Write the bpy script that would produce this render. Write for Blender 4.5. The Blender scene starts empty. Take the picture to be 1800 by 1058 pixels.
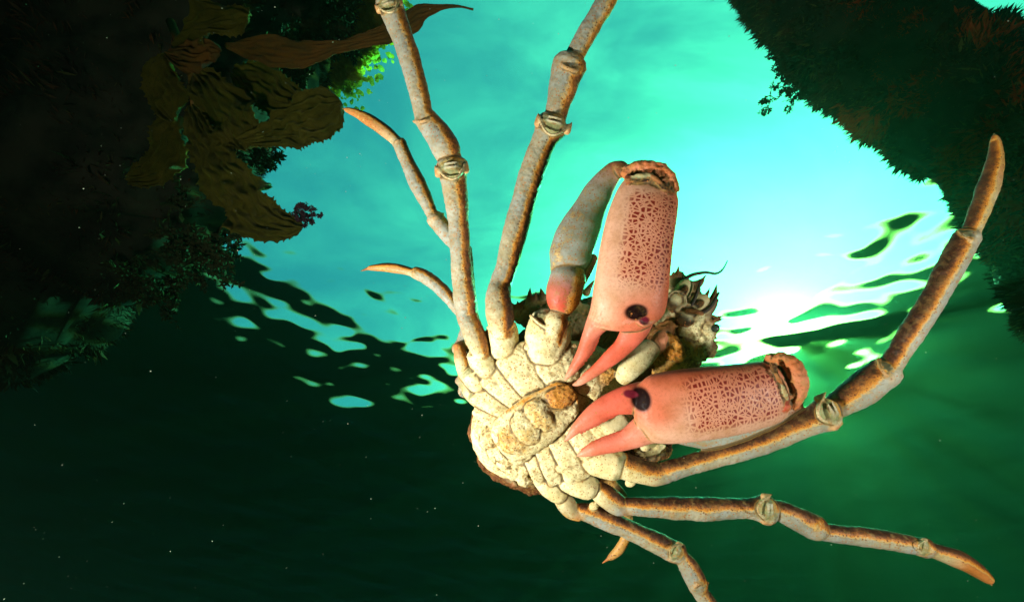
import bpy, bmesh, math, random
import numpy as np
from mathutils import Vector, Matrix, noise
from mathutils.kdtree import KDTree

# ------------------------------------------------------------------ camera
sc = bpy.context.scene
COL = sc.collection
FPX = 750.0                       # focal length in photograph pixels (1800 wide)
ELEV = math.radians(52.0)
ROLL = math.radians(7.0)
Fv = Vector((0, math.cos(ELEV), math.sin(ELEV)))
R0 = Vector((1, 0, 0)); U0 = Vector((0, -math.sin(ELEV), math.cos(ELEV)))
Rv = R0 * math.cos(ROLL) + U0 * math.sin(ROLL)
Uv = -R0 * math.sin(ROLL) + U0 * math.cos(ROLL)
cam_d = bpy.data.cameras.new('camera'); cam = bpy.data.objects.new('camera', cam_d)
COL.objects.link(cam)
M = Matrix((( Rv.x, Uv.x, -Fv.x, 0), (Rv.y, Uv.y, -Fv.y, 0), (Rv.z, Uv.z, -Fv.z, 0), (0, 0, 0, 1)))
cam.matrix_world = M
cam_d.sensor_width = 36.0; cam_d.lens = FPX * 36.0 / 1800.0
cam_d.clip_start = 0.02; cam_d.clip_end = 500
sc.camera = cam

def P(px, py, d):
    """point seen at photograph pixel (px, py), d metres in front of the lens"""
    return Fv * d + Rv * ((px - 900.0) / FPX * d) + Uv * ((529.0 - py) / FPX * d)
def ray(px, py):
    return P(px, py, 1.0).normalized()

SURF = 2.6                        # water surface height above the lens
# ------------------------------------------------------------------ sky and sun
SUN_DIR = ray(1384, 599)          # towards the sun
sun_el = math.asin(SUN_DIR.z); sun_az = math.atan2(SUN_DIR.x, SUN_DIR.y)
w = bpy.data.worlds.new('World'); sc.world = w; w.use_nodes = True
nt = w.node_tree; N = nt.nodes; L = nt.links
for n in list(N): N.remove(n)
wo = N.new('ShaderNodeOutputWorld'); bg = N.new('ShaderNodeBackground')
sky = N.new('ShaderNodeTexSky'); sky.sky_type = 'NISHITA'; sky.sun_disc = False
sky.sun_elevation = sun_el; sky.sun_rotation = sun_az
sky.air_density = 1.0; sky.dust_density = 2.2; sky.ozone_density = 1.0
geo = N.new('ShaderNodeNewGeometry')
tcw = N.new('ShaderNodeTexCoord')
# thin wisps of cloud, brighter towards the sun
mp = N.new('ShaderNodeMapping'); mp.inputs['Rotation'].default_value = (0.3, 0.2, 0.9); mp.inputs['Scale'].default_value = (1.5, 4.0, 2.6)
nz = N.new('ShaderNodeTexNoise'); nz.inputs['Scale'].default_value = 1.0; nz.inputs['Detail'].default_value = 6; nz.inputs['Roughness'].default_value = 0.6; nz.inputs['Distortion'].default_value = 0.8
rmp = N.new('ShaderNodeMapRange'); rmp.inputs['From Min'].default_value = 0.30; rmp.inputs['From Max'].default_value = 0.72; rmp.interpolation_type = 'SMOOTHSTEP'
L.new(tcw.outputs['Generated'], mp.inputs['Vector']); L.new(mp.outputs[0], nz.inputs['Vector']); L.new(nz.outputs['Fac'], rmp.inputs['Value'])
dot = N.new('ShaderNodeVectorMath'); dot.operation = 'DOT_PRODUCT'; dot.inputs[1].default_value = SUN_DIR
L.new(tcw.outputs['Generated'], dot.inputs[0])
def wmath(op, a, b=None, clamp=False):
    m = N.new('ShaderNodeMath'); m.operation = op; m.use_clamp = clamp
    for i, v in enumerate((a, b)):
        if v is None: continue
        if isinstance(v, (int, float)): m.inputs[i].default_value = v
        else: L.new(v, m.inputs[i])
    return m.outputs[0]
cs = wmath('MAXIMUM', dot.outputs['Value'], 0.0)
halo = wmath('POWER', cs, 4.0)             # wide bright haze round the sun
core = wmath('ADD', wmath('POWER', cs, 420.0), wmath('MULTIPLY', wmath('POWER', cs, 22.0), 0.33))           # the glare of the sun through thin cloud
cl = wmath('MULTIPLY', rmp.outputs[0], wmath('ADD', wmath('MULTIPLY', wmath('POWER', cs, 3.0), 2.6), 0.25))
addf = wmath('ADD', wmath('ADD', wmath('MULTIPLY', halo, 4.0), wmath('MULTIPLY', core, 260.0)), wmath('MULTIPLY', cl, 5.0))
white = N.new('ShaderNodeMix'); white.data_type = 'RGBA'; white.blend_type = 'ADD'; white.inputs[0].default_value = 1.0
sc_ = N.new('ShaderNodeVectorMath'); sc_.operation = 'SCALE'; sc_.inputs[0].default_value = (1.0, 0.92, 0.66)
L.new(addf, sc_.inputs['Scale'])
veil = N.new('ShaderNodeVectorMath'); veil.operation = 'ADD'; veil.inputs[1].default_value = (1.7, 2.2, 5.4)   # thin even overcast
L.new(sky.outputs[0], veil.inputs[0]); L.new(veil.outputs[0], white.inputs[6]); L.new(sc_.outputs[0], white.inputs[7])
L.new(white.outputs[2], bg.inputs['Color']); bg.inputs['Strength'].default_value = 0.056
L.new(bg.outputs[0], wo.inputs['Surface'])

sun_d = bpy.data.lights.new('sun', 'SUN'); sun = bpy.data.objects.new('sun', sun_d); COL.objects.link(sun)
sun_d.energy = 5.0; sun_d.angle = math.radians(0.4); sun_d.color = (1.0, 0.95, 0.84)
sun.rotation_euler = SUN_DIR.to_track_quat('Z', 'Y').to_euler()

# the diver's two strobes, on arms left and right of the lens
def strobe(name, loc, aim, energy, size=0.07):
    d = bpy.data.lights.new(name, 'AREA'); d.shape = 'DISK'; d.size = size; d.energy = energy; d.color = (1.0, 0.96, 0.88); d.spread = math.radians(175)
    o = bpy.data.objects.new(name, d); COL.objects.link(o)
    o.location = loc; o.rotation_euler = (loc - aim).to_track_quat('Z', 'Y').to_euler(); return o
AIM = P(980, 640, 0.42)
strobe('strobe_lamp', Rv * -0.46 + Uv * -0.26 + Fv * 0.10, P(760, 520, .45), 5.6)
strobe('strobe_lamp', Rv * 0.56 + Uv * -0.12 + Fv * 0.03, P(1250, 600, .42), 1.15)

sc.view_settings.view_transform = 'Standard'; sc.view_settings.look = 'None'
sc.view_settings.exposure = 0.8; sc.view_settings.gamma = 1.0
sc.render.engine = 'CYCLES'
cy = sc.cycles
cy.use_denoising = True
cy.max_bounces = 6; cy.diffuse_bounces = 2; cy.glossy_bounces = 3; cy.transmission_bounces = 4; cy.volume_bounces = 1; cy.transparent_max_bounces = 12
cy.volume_step_rate = 1.0
cy.sample_clamp_indirect = 6.0

# ------------------------------------------------------------------ helpers
def tag(o, label=None, cat=None, group=None, kind=None):
    if label: o['label'] = label
    if cat: o['category'] = cat
    if group: o['group'] = group
    if kind: o['kind'] = kind
    return o
def mesh_obj(name, verts, faces, mat=None, parent=None, smooth=True):
    me = bpy.data.meshes.new(name)
    me.from_pydata([tuple(v) for v in verts], [], faces)
    me.update()
    if smooth: me.shade_smooth()
    if mat: me.materials.append(mat)
    o = bpy.data.objects.new(name, me); COL.objects.link(o)
    if parent: o.parent = parent
    return o
def empty(name, loc):
    o = bpy.data.objects.new(name, None); COL.objects.link(o); o.location = loc; o.empty_display_size = 0.05
    return o
class NT:
    def __init__(s, name):
        s.m = bpy.data.materials.new(name); s.m.use_nodes = True
        s.t = s.m.node_tree; s.N = s.t.nodes; s.L = s.t.links
        s.b = s.N['Principled BSDF'] ; s.out = s.N['Material Output']
    def n(s, typ, **k):
        x = s.N.new(typ)
        for a, v in k.items(): setattr(x, a, v)
        return x
    def put(s, sock, v):
        if hasattr(v, 'is_output') or isinstance(v, bpy.types.NodeSocket): s.L.new(v, sock)
        else: sock.default_value = v
    def math(s, op, a, b=None, c=None, clamp=False):
        x = s.n('ShaderNodeMath', operation=op, use_clamp=clamp)
        for i, v in enumerate((a, b, c)):
            if v is not None: s.put(x.inputs[i], v)
        return x.outputs[0]
    def rng(s, v, a, b, c=0.0, d=1.0, smooth=True):
        x = s.n('ShaderNodeMapRange', interpolation_type='SMOOTHSTEP' if smooth else 'LINEAR')
        s.put(x.inputs[0], v)
        for i, q in enumerate((a, b, c, d)): s.put(x.inputs[i + 1], q)
        return x.outputs[0]
    def mix(s, f, a, b, blend='MIX'):
        x = s.n('ShaderNodeMix', data_type='RGBA', blend_type=blend)
        s.put(x.inputs[0], f)
        s.put(x.inputs[6], (*a, 1) if isinstance(a, tuple) and len(a) == 3 else a)
        s.put(x.inputs[7], (*b, 1) if isinstance(b, tuple) and len(b) == 3 else b)
        return x.outputs[2]
    def noise(s, vec, scale, detail=4, rough=0.55, dist=0.0):
        x = s.n('ShaderNodeTexNoise'); s.put(x.inputs['Vector'], vec)
        x.inputs['Scale'].default_value = scale; x.inputs['Detail'].default_value = detail
        x.inputs['Roughness'].default_value = rough; x.inputs['Distortion'].default_value = dist
        return x.outputs['Fac']
    def bump(s, h, strength, dist):
        x = s.n('ShaderNodeBump'); s.put(x.inputs['Height'], h)
        x.inputs['Strength'].default_value = strength; x.inputs['Distance'].default_value = dist
        s.L.new(x.outputs[0], s.b.inputs['Normal']); return x

# ------------------------------------------------------------------ water surface, seen from below
nt_ = NT('water_surface')
g = nt_.n('ShaderNodeNewGeometry')
dt = nt_.n('ShaderNodeVectorMath', operation='DOT_PRODUCT')
nt_.L.new(g.outputs['Incoming'], dt.inputs[0]); nt_.L.new(g.outputs['Normal'], dt.inputs[1])
ci = nt_.math('ABSOLUTE', dt.outputs['Value'])
T = nt_.rng(ci, 0.643, 0.681)
fringe = nt_.rng(ci, 0.655, 0.69)
tint = nt_.mix(fringe, (0.20, 0.95, 0.16), (0.085, 0.92, 0.49))
tr = nt_.n('ShaderNodeBsdfTransparent'); nt_.L.new(tint, tr.inputs['Color'])
gl = nt_.n('ShaderNodeBsdfGlossy'); gl.inputs['Color'].default_value = (0.12, 0.2, 0.18, 1); gl.inputs['Roughness'].default_value = 0.5
mx = nt_.n('ShaderNodeMixShader'); nt_.L.new(T, mx.inputs[0]); nt_.L.new(gl.outputs[0], mx.inputs[1]); nt_.L.new(tr.outputs[0], mx.inputs[2])
nt_.L.new(mx.outputs[0], nt_.out.inputs['Surface'])
WATER = nt_.m

def make_surface():
    n = 860
    u = np.linspace(-1, 1, n)
    s = np.sinh(u * 3.6) / math.sinh(3.6)
    X, Y = np.meshgrid(s * 40.0, s * 40.0 + 1.9)
    rs = np.random.RandomState(7)
    Z = np.zeros_like(X)
    # a fine chop of crossing wavelets, most of them running the same way
    base = math.radians(78)
    for i in range(60):
        lam = 0.11 * (1.75 ** rs.uniform(0, 4.4))
        k = 2 * math.pi / lam
        a = base + rs.normal(0, 0.50)
        slope = 0.028 if lam < 0.9 else 0.020
        amp = slope / k * rs.uniform(0.4, 1.0)
        fade = 1.0 / (1.0 + (np.hypot(X, Y) / (lam * 25)) ** 4)   # the sheet gets too coarse far off
        Z += amp * fade * np.sin(k * (X * math.cos(a) + Y * math.sin(a)) + rs.uniform(0, 6.28))
    V = np.stack([X.ravel(), Y.ravel(), (Z + SURF).ravel()], 1)
    idx = np.arange(n * n).reshape(n, n)
    F = np.stack([idx[:-1, :-1].ravel(), idx[:-1, 1:].ravel(), idx[1:, 1:].ravel(), idx[1:, :-1].ravel()], 1)
    me = bpy.data.meshes.new('water_surface')
    me.vertices.add(len(V)); me.vertices.foreach_set('co', V.ravel())
    me.loops.add(F.size); me.loops.foreach_set('vertex_index', F.ravel())
    me.polygons.add(len(F)); me.polygons.foreach_set('loop_start', np.arange(len(F)) * 4)
    me.update(calc_edges=True); me.shade_smooth(); me.materials.append(WATER)
    o = bpy.data.objects.new('water_surface', me); COL.objects.link(o)
    tag(o, kind='structure')
make_surface()

# seabed far below
sb = NT('seabed_sand')
gs = sb.n('ShaderNodeTexCoord')
sb.put(sb.b.inputs['Base Color'], sb.mix(sb.noise(gs.outputs['Object'], 0.8, 6), (0.012, 0.014, 0.010), (0.03, 0.03, 0.022)))
sb.b.inputs['Roughness'].default_value = 1
def make_seabed():
    n = 90; vs = []; fs = []
    for j in range(n):
        for i in range(n):
            x = (i / (n - 1) - .5) * 80; y = (j / (n - 1) - .5) * 80 + 1
            vs.append((x, y, -6.0 + 0.9 * noise.noise(Vector((x * .25, y * .25, 0)))))
    for j in range(n - 1):
        for i in range(n - 1):
            a = j * n + i; fs.append((a, a + 1, a + n + 1, a + n))
    tag(mesh_obj('seabed', vs, fs, sb.m), kind='structure')
make_seabed()

# the water itself: one closed box of even density round everything under (and just above) the surface
def make_haze():
    vs = [(x, y, z) for x in (-41, 41) for y in (-40, 42) for z in (-8.2, SURF + 0.5)]
    fs = [(0, 1, 3, 2), (4, 6, 7, 5), (0, 4, 5, 1), (2, 3, 7, 6), (0, 2, 6, 4), (1, 5, 7, 3)]
    m = NT('sea_water'); m.N.remove(m.b)
    v = m.n('ShaderNodeVolumePrincipled')
    v.inputs['Color'].default_value = (0.042, 0.076, 0.053, 1)
    v.inputs['Absorption Color'].default_value = (0.0, 0.10, 0.06, 1) if False else (0.05, 0.5, 0.35, 1)
    v.inputs['Density'].default_value = 0.10
    v.inputs['Anisotropy'].default_value = 0.90
    m.L.new(v.outputs[0], m.out.inputs['Volume'])
    o = mesh_obj('haze', vs, fs, m.m, smooth=False); tag(o, kind='stuff')
make_haze()

# ------------------------------------------------------------------ the crab
CREAM = (0.86, 0.76, 0.42); CREAM2 = (0.80, 0.68, 0.36); GREY = (0.32, 0.33, 0.28); BONE = (0.54, 0.44, 0.24)
ORANGE = (0.56, 0.20, 0.045); BROWN = (0.15, 0.055, 0.02); DARK = (0.035, 0.02, 0.012)
PINK = (0.74, 0.31, 0.20); RED = (0.71, 0.095, 0.05); MEMB = (0.27, 0.29, 0.13); SALMON = (0.72, 0.26, 0.13)

SV = []; SF = []; SC = []; SP = []     # source verts, faces, colours, (stain, speck, rough, part)
def lerp(a, b, t): return tuple(x + (y - x) * t for x, y in zip(a, b))
def sst(a, b, x):
    t = min(1.0, max(0.0, (x - a) / (b - a))); return t * t * (3 - 2 * t)
def cat(p0, p1, p2, p3, t):
    return 0.5 * ((2 * p1) + (-p0 + p2) * t + (2 * p0 - 5 * p1 + 4 * p2 - p3) * t * t + (-p0 + 3 * p1 - 3 * p2 + p3) * t ** 3)
def to_edges(s):
    return s
def loft(st, col, thick=0.9, odir=None, stain=1.0, speck=0.4, rough=0.1, part=0, n=26, sup=2.0, step=4.0, cap=(1, 1), scol=None, smin=0.0, back=0.0):
    """solid swept through stations: (px, py, d, halfwidth_px) or ((lx, ly), (rx, ry), d).
    col: one colour or a list along the length; odir: the pixel direction in which the shell turns orange."""
    Ls = []; Rs = []; 
    if len(st[0]) == 4:
        for i, (x, y, d, h) in enumerate(st):
            a = st[max(0, i - 1)]; b = st[min(len(st) - 1, i + 1)]
            tx, ty = b[0] - a[0], b[1] - a[1]; m = math.hypot(tx, ty) or 1
            nx, ny = ty / m, -tx / m
            Ls.append((x - nx * h, y - ny * h, d)); Rs.append((x + nx * h, y + ny * h, d))
    else:
        for l, r, d in st: Ls.append((*l, d)); Rs.append((*r, d))
    A = np.array(Ls, float); B = np.array(Rs, float)
    k = len(A); rows = []
    for i in range(k - 1):
        seg = np.hypot(*(((A[i] + B[i]) - (A[i + 1] + B[i + 1]))[:2] / 2))
        m = max(1, int(seg / step))
        i0, i3 = max(0, i - 1), min(k - 1, i + 2)
        for j in range(m):
            t = j / m
            rows.append((cat(A[i0], A[i], A[i + 1], A[i3], t), cat(B[i0], B[i], B[i + 1], B[i3], t), (i + t) / (k - 1)))
    rows.append((A[-1], B[-1], 1.0))
    pl = [P(*a) for a, b, t in rows]; pr = [P(*b) for a, b, t in rows]; ts = [t for a, b, t in rows]
    cen = [(a + b) / 2 for a, b in zip(pl, pr)]; hw = [(b - a).length / 2 for a, b in zip(pl, pr)]
    sd = [(b - a).normalized() for a, b in zip(pl, pr)]
    if part not in (1, 2, 3):
        hw = [h * (1 + .16 * noise.noise(c * 26) + .07 * noise.noise(c * 75)) for h, c in zip(hw, cen)]
    # rounded ends
    def capring(i, sgn):
        c = cen[i]; j = i + (1 if i == 0 else -1)
        t = (c - cen[j]).normalized(); out = []
        for q in (0.35, 0.65, 0.87, 0.98):
            out.append((c + t * hw[i] * (thick if isinstance(thick, (int, float)) else thick[0]) * 0.75 * math.sin(q * math.pi / 2), sd[i], hw[i] * math.cos(q * math.pi / 2), ts[i]))
        return out
    seq = [(c, s, h, t) for c, s, h, t in zip(cen, sd, hw, ts)]
    if cap[0]: seq = capring(0, -1)[::-1] + seq
    if cap[1]: seq = seq + capring(len(cen) - 1, 1)
    off = len(SV); O = None
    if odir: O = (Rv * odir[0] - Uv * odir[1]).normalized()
    for q, (c, s, h, t) in enumerate(seq):
        v = c.normalized()
        T_ = (seq[min(len(seq) - 1, q + 1)][0] - seq[max(0, q - 1)][0]).normalized()
        s2 = (s - T_ * s.dot(T_)).normalized() if abs(s.dot(T_)) < 0.9 else s
        nn = s2.cross(T_).normalized()
        th = thick if not isinstance(thick, (list, tuple)) else float(np.interp(t, np.linspace(0, 1, len(thick)), thick))
        cc = col if isinstance(col[0], (int, float)) else None
        if cc is None:
            u = t * (len(col) - 1); i = min(int(u), len(col) - 2); cc = lerp(col[i], col[i + 1], u - i)
        for j in range(n):
            a = 2 * math.pi * j / n; ca, sa = math.cos(a), math.sin(a)
            if sup != 2.0:
                ca = math.copysign(abs(ca) ** (2 / sup), ca); sa = math.copysign(abs(sa) ** (2 / sup), sa)
            o = s * (ca * h) + nn * (sa * h * th)
            SV.append(c + o); SC.append(cc)
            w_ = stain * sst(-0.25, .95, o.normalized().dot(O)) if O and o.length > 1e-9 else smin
            sp = speck if not isinstance(speck, (list, tuple)) else float(np.interp(t, np.linspace(0, 1, len(speck)), speck))
            SP.append((max(w_, smin), sp, rough, part))
    m = len(seq)
    for i in range(m - 1):
        for j in range(n):
            a = off + i * n + j; b = off + i * n + (j + 1) % n
            SF.append((a, b, b + n, a + n))
    SF.append(tuple(off + j for j in range(n))[::-1]); SF.append(tuple(off + (m - 1) * n + j for j in range(n)))
def blob(px, py, d, rx, ry, ang=0.0, th=0.6, col=CREAM, stain=0.0, speck=0.3, rough=0.2, part=0, odir=None, lump=0.0, seed=0, tilt=0.0):
    """rounded plate: rx, ry in pixels, th its depth as a share of the smaller one"""
    c = P(px, py, d); a = math.radians(ang); k = d / FPX
    X = (Rv * math.cos(a) + Uv * math.sin(a)); Y = (-Rv * math.sin(a) + Uv * math.cos(a)); Z = -Fv
    if tilt: X = (X * math.cos(tilt) + Z * math.sin(tilt)); Z = X.cross(Y)
    nu, nv = 30, 18; off = len(SV)
    O = (Rv * odir[0] - Uv * odir[1]).normalized() if odir else None
    for i in range(nv + 1):
        f = math.pi * i / nv
        for j in range(nu):
            g_ = 2 * math.pi * j / nu
            dx, dy, dz = math.sin(f) * math.cos(g_), math.sin(f) * math.sin(g_), math.cos(f)
            m = 1.0 + (lump * noise.noise(Vector((dx * 2.2 + seed, dy * 2.2, dz * 2.2 + seed))) if lump else 0)
            o = (X * dx * rx + Y * dy * ry) * k * m + Z * (dz * min(rx, ry) * th * k * m)
            SV.append(c + o); SC.append(col)
            w_ = stain * (sst(-0.3, 0.8, o.normalized().dot(O)) if O else 1.0)
            SP.append((w_, speck, rough, part))
    for i in range(nv):
        for j in range(nu):
            a_ = off + i * nu + j; b_ = off + i * nu + (j + 1) % nu
            SF.append((a_, a_ + nu, b_ + nu, b_))
def spine(x0, y0, x1, y1, d0, d1, w0, col=BROWN, part=0, bend=0.0, speck=0.2):
    mx_, my_ = (x0 + x1) / 2 - (y1 - y0) * bend, (y0 + y1) / 2 + (x1 - x0) * bend
    loft([(x0, y0, d0, w0), (mx_, my_, (d0 + d1) / 2, w0 * 0.62), (x1, y1, d1, max(0.9, w0 * 0.12))], [lerp(col, CREAM, .35), col, lerp(col, DARK, .4)], thick=1.0, n=10, speck=speck, part=part, step=3)

def joint(px, py, d, ang, w, part=0, depth=0.9):
    """soft joint where a long segment ends in a notched rim with two horns; ang: direction the limb points, in degrees"""
    a = math.radians(ang); fx, fy = math.cos(a), -math.sin(a); sx, sy = -fy, fx
    k = d / FPX
    blob(px - fx * w * .05, py - fy * w * .05, d - w * k * .42, w * .66, w * .78, ang, 0.62, MEMB, speck=0.15, rough=0.5, stain=.35, odir=(fx, fy), part=part)
    # pale ribs in the membrane
    for q in (0.16, 0.42):
        x, y = px + fx * w * q, py + fy * w * q
        loft([(x - sx * w * .42, y - sy * w * .42, d - w * k * .80, w * .06), (x, y, d - w * k * (.97 - q * .2), w * .075), (x + sx * w * .42, y + sy * w * .42, d - w * k * .80, w * .06)], lerp(GREY, CREAM, .3), thick=.8, n=8, speck=0, part=part)
    # U-shaped rim
    pts = []
    for t in np.linspace(-1, 1, 9):
        u = -0.80 * math.cos(t * math.pi / 2) + .12 if abs(t) < 1 else .18
        x = px + fx * w * u + sx * w * t * .93; y = py + fy * w * u + sy * w * t * .93
        pts.append((x, y, d - w * k * (.98 - .55 * t * t), w * .11))
    loft(pts, lerp(BONE, CREAM, .3), thick=.8, n=10, speck=.5, part=part, smin=.12)
    for s in (-1, 1):
        x, y = px + sx * w * .9 * s, py + sy * w * .9 * s
        spine(x - fx * w * .25, y - fy * w * .25, x + fx * w * .42 + sx * s * w * .16, y + fy * w * .42 + sy * s * w * .16, d - w * k * .25, d - w * k * .35, w * .26, ORANGE, part)
def collar(px, py, d, ang, w, part=0, col=None):
    """plain raised rim at the mouth of a segment"""
    a = math.radians(ang); fx, fy = math.cos(a), -math.sin(a); sx, sy = -fy, fx; k = d / FPX
    pts = []
    for t in np.linspace(-1, 1, 9):
        u = -.30 * math.cos(t * math.pi / 2)
        pts.append((px + fx * w * u + sx * w * t * .95, py + fy * w * u + sy * w * t * .95, d - w * k * math.cos(t * math.pi / 2) * .95, w * .13))
    loft(pts, col or lerp(BONE, ORANGE, .4), thick=.9, n=8, speck=.3, part=part, smin=.2)
    blob(px - fx * w * .02, py - fy * w * .02, d - w * k * .42, w * .30, w * .62, ang, .8, lerp(DARK, MEMB, .45), part=part)

LEG = [lerp(GREY, BONE, .5), GREY, lerp(GREY, BONE, .3)]
# --- leg A (up, towards the right of the pair)
R_ = (1, -.1)
loft([(882, 585, .413, 17), (880, 562, .413, 23), (876, 525, .418, 22), (880, 500, .424, 20), (890, 470, .424, 19), (900, 430, .424, 20.5), (916, 370, .423, 22), (933, 310, .421, 21.5), (952, 258, .419, 22), (962, 236, .418, 26), (969, 222, .418, 30)], [CREAM, BONE] + LEG * 3, .92, R_, 1.0, .55, .28)
joint(973, 218, .414, 75, 29)
loft([(974, 216, .417, 20), (980, 190, .416, 19), (988, 160, .415, 24), (994, 135, .414, 26), (1001, 115, .413, 29)], LEG, .9, R_, .75, .55, .28)
collar(1003, 113, .412, 68, 29)
loft([(1003, 118, .412, 15), (1012, 95, .411, 16), (1034, 55, .409, 16.5), (1060, 12, .407, 18), (1085, -30, .405, 19), (1130, -100, .40, 20)], LEG, .95, R_, .6, .6, .28)
joint(1133, -104, .398, 60, 20)
loft([(1134, -104, .40, 15), (1160, -160, .395, 14), (1180, -220, .39, 10), (1185, -260, .385, 3)], ORANGE, .9, speck=.2, stain=.6, smin=.5)
# --- leg B (up, left of the pair)
loft([(846, 622, .417, 14), (838, 600, .417, 19), (829, 575, .419, 19), (822, 556, .423, 18), (818, 530, .421, 19), (812, 480, .420, 18.5), (808, 420, .418, 18.5), (804, 370, .416, 19.5), (800, 335, .415, 20.5), (797, 310, .414, 23), (795, 295, .413, 28)], [CREAM, BONE] + LEG * 3, .95, (.9, .2), .85, .7, .28)
joint(794, 297, .409, 98, 27)
loft([(794, 288, .413, 17), (786, 266, .412, 22), (773, 242, .411, 22), (758, 222, .410, 21), (747, 207, .409, 19)], LEG, .9, (1, -.4), .8, .6, .28)
collar(744, 206, .408, 115, 20)
loft([(747, 213, .408, 15), (738, 170, .407, 16.5), (722, 110, .405, 19), (705, 60, .403, 20.5), (690, 20, .402, 22), (684, 5, .401, 24)], LEG, .95, (1, 0), .75, .6, .28)
joint(683, 8, .398, 110, 22)
loft([(682, 2, .40, 15), (672, -40, .395, 15), (660, -90, .39, 11), (655, -130, .385, 3)], ORANGE, .9, speck=.2, stain=.6, smin=.5)
# --- leg C (dactyl and propodus left of leg B, the rest hidden behind it)
loft([(601, 190.5, .45, 1.2), (612, 194, .449, 3.5)], BROWN, .9, n=12, step=2)
loft([(608, 193, .449, 4.5), (628, 200, .448, 8), (655, 215, .446, 10.5), (680, 233, .444, 10.5), (698, 249, .443, 9.5)], [ORANGE, ORANGE, ORANGE, lerp(ORANGE, BONE, .5), BONE], .9, (.3, -1), .9, .3, .1, smin=.15)
collar(700, 250, .442, -55, 12)
loft([(702, 252, .443, 12), (716, 285, .442, 13), (735, 325, .441, 14), (752, 360, .440, 12), (764, 385, .440, 11)], LEG, .95, (1, -.3), .8, .6, .28)
collar(768, 386, .440, -50, 17)
loft([(764, 384, .440, 17), (780, 402, .440, 17), (800, 424, .440, 15), (815, 440, .44, 12)], LEG, .95, (1, -.6), .5, .8, .28)
loft([(815, 438, .445, 14), (822, 500, .447, 14), (826, 560, .448, 14), (815, 600, .446, 13), (806, 615, .44, 13)], LEG, .95, (1, 0), .7, .6, .28)
loft([(806, 608, .436, 9), (812, 632, .434, 13), (822, 655, .432, 15), (838, 672, .430, 16)], [ORANGE, BONE, CREAM2, CREAM], .95, (1, -.6), .8, .5, .2)
# --- leg D (short lower leg)
loft([(634, 476.5, .46, 1.2), (652, 470.5, .459, 4)], BROWN, .9, n=12, step=2)
loft([(650, 471, .459, 4.5), (680, 470, .458, 8), (708, 474, .457, 8.5), (728, 480, .456, 7.5)], [ORANGE, ORANGE, lerp(ORANGE, BONE, .5), BONE], .9, (0, -1), .9, .3, .1, smin=.15)
collar(730, 480, .455, -20, 10)
loft([(730, 479, .456, 11), (750, 488, .455, 12), (775, 508, .454, 12), (797, 533, .453, 11), (815, 552, .452, 11)], LEG, .95, (.6, -1), .8, .5, .28)
loft([(815, 550, .452, 12), (830, 590, .452, 13), (832, 640, .45, 13), (815, 690, .446, 12), (812, 668, .44, 12)], LEG, .95, (1, 0), .6, .6, .28)
loft([(812, 645, .440, 8), (820, 672, .437, 12), (830, 692, .434, 14), (846, 706, .43, 14)], [BONE, MEMB, CREAM2, CREAM], .95, (1, -.6), .5, .5, .2)
# --- leg E (the long one sweeping right and up)
UL = (-.3, -1)
loft([(1165, 828, .405, 15), (1180, 826, .404, 17), (1220, 814, .402, 17), (1270, 800, .399, 18), (1320, 785, .396, 19), (1370, 766, .393, 20), (1410, 748, .391, 21.5), (1435, 736, .390, 26), (1452, 728, .389, 31)], LEG * 3, .92, UL, 1.0, .35, .28)
joint(1457, 722, .384, 28, 30)
loft([(1458, 722, .387, 18), (1478, 708, .385, 22), (1510, 688, .382, 26), (1540, 665, .379, 26), (1558, 652, .378, 26)], LEG, .95, (-.6, -1), .9, .3, .28)
collar(1560, 650, .377, 40, 27)
loft([(1556, 656, .377, 18), (1575, 628, .375, 18), (1602, 585, .372, 18.5), (1635, 535, .369, 19), (1665, 480, .367, 19), (1688, 438, .366, 19.5), (1700, 416, .366, 20)], LEG, .98, (-1, -.6), 1.0, .4, .28)  # dark upper left: shade painted into the stain, along with some pigment
collar(1703, 414, .365, 65, 21)
loft([(1702, 420, .366, 13), (1714, 390, .366, 15), (1730, 350, .367, 15.5), (1743, 310, .368, 14), (1750, 275, .369, 10.5), (1750, 250, .370, 7), (1748, 240, .370, 4)], [BONE, BONE, BONE, lerp(BONE, ORANGE, .7), ORANGE, ORANGE, ORANGE], .95, (-1, .0), .9, .3, .2, smin=.2)
loft([(1749, 247, .370, 4), (1747.5, 234, .371, 1.2)], lerp(CREAM, ORANGE, .4), .9, n=10, step=2)
loft([(1095, 818, .410, 22), (1120, 826, .408, 20), (1148, 833, .406, 19), (1172, 832, .405, 16)], [CREAM, CREAM2, BONE, GREY], .95, UL, .95, .5, .15)
blob(1088, 818, .405, 12, 26, -12, .7, MEMB, rough=.3)
loft([(1030, 800, .418, 26), (1055, 810, .414, 28), (1082, 817, .410, 27)], [CREAM, CREAM, CREAM2], .9, speck=.4, rough=.2)
blob(1108, 848, .412, 10, 8, 20, .8, CREAM)
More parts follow.
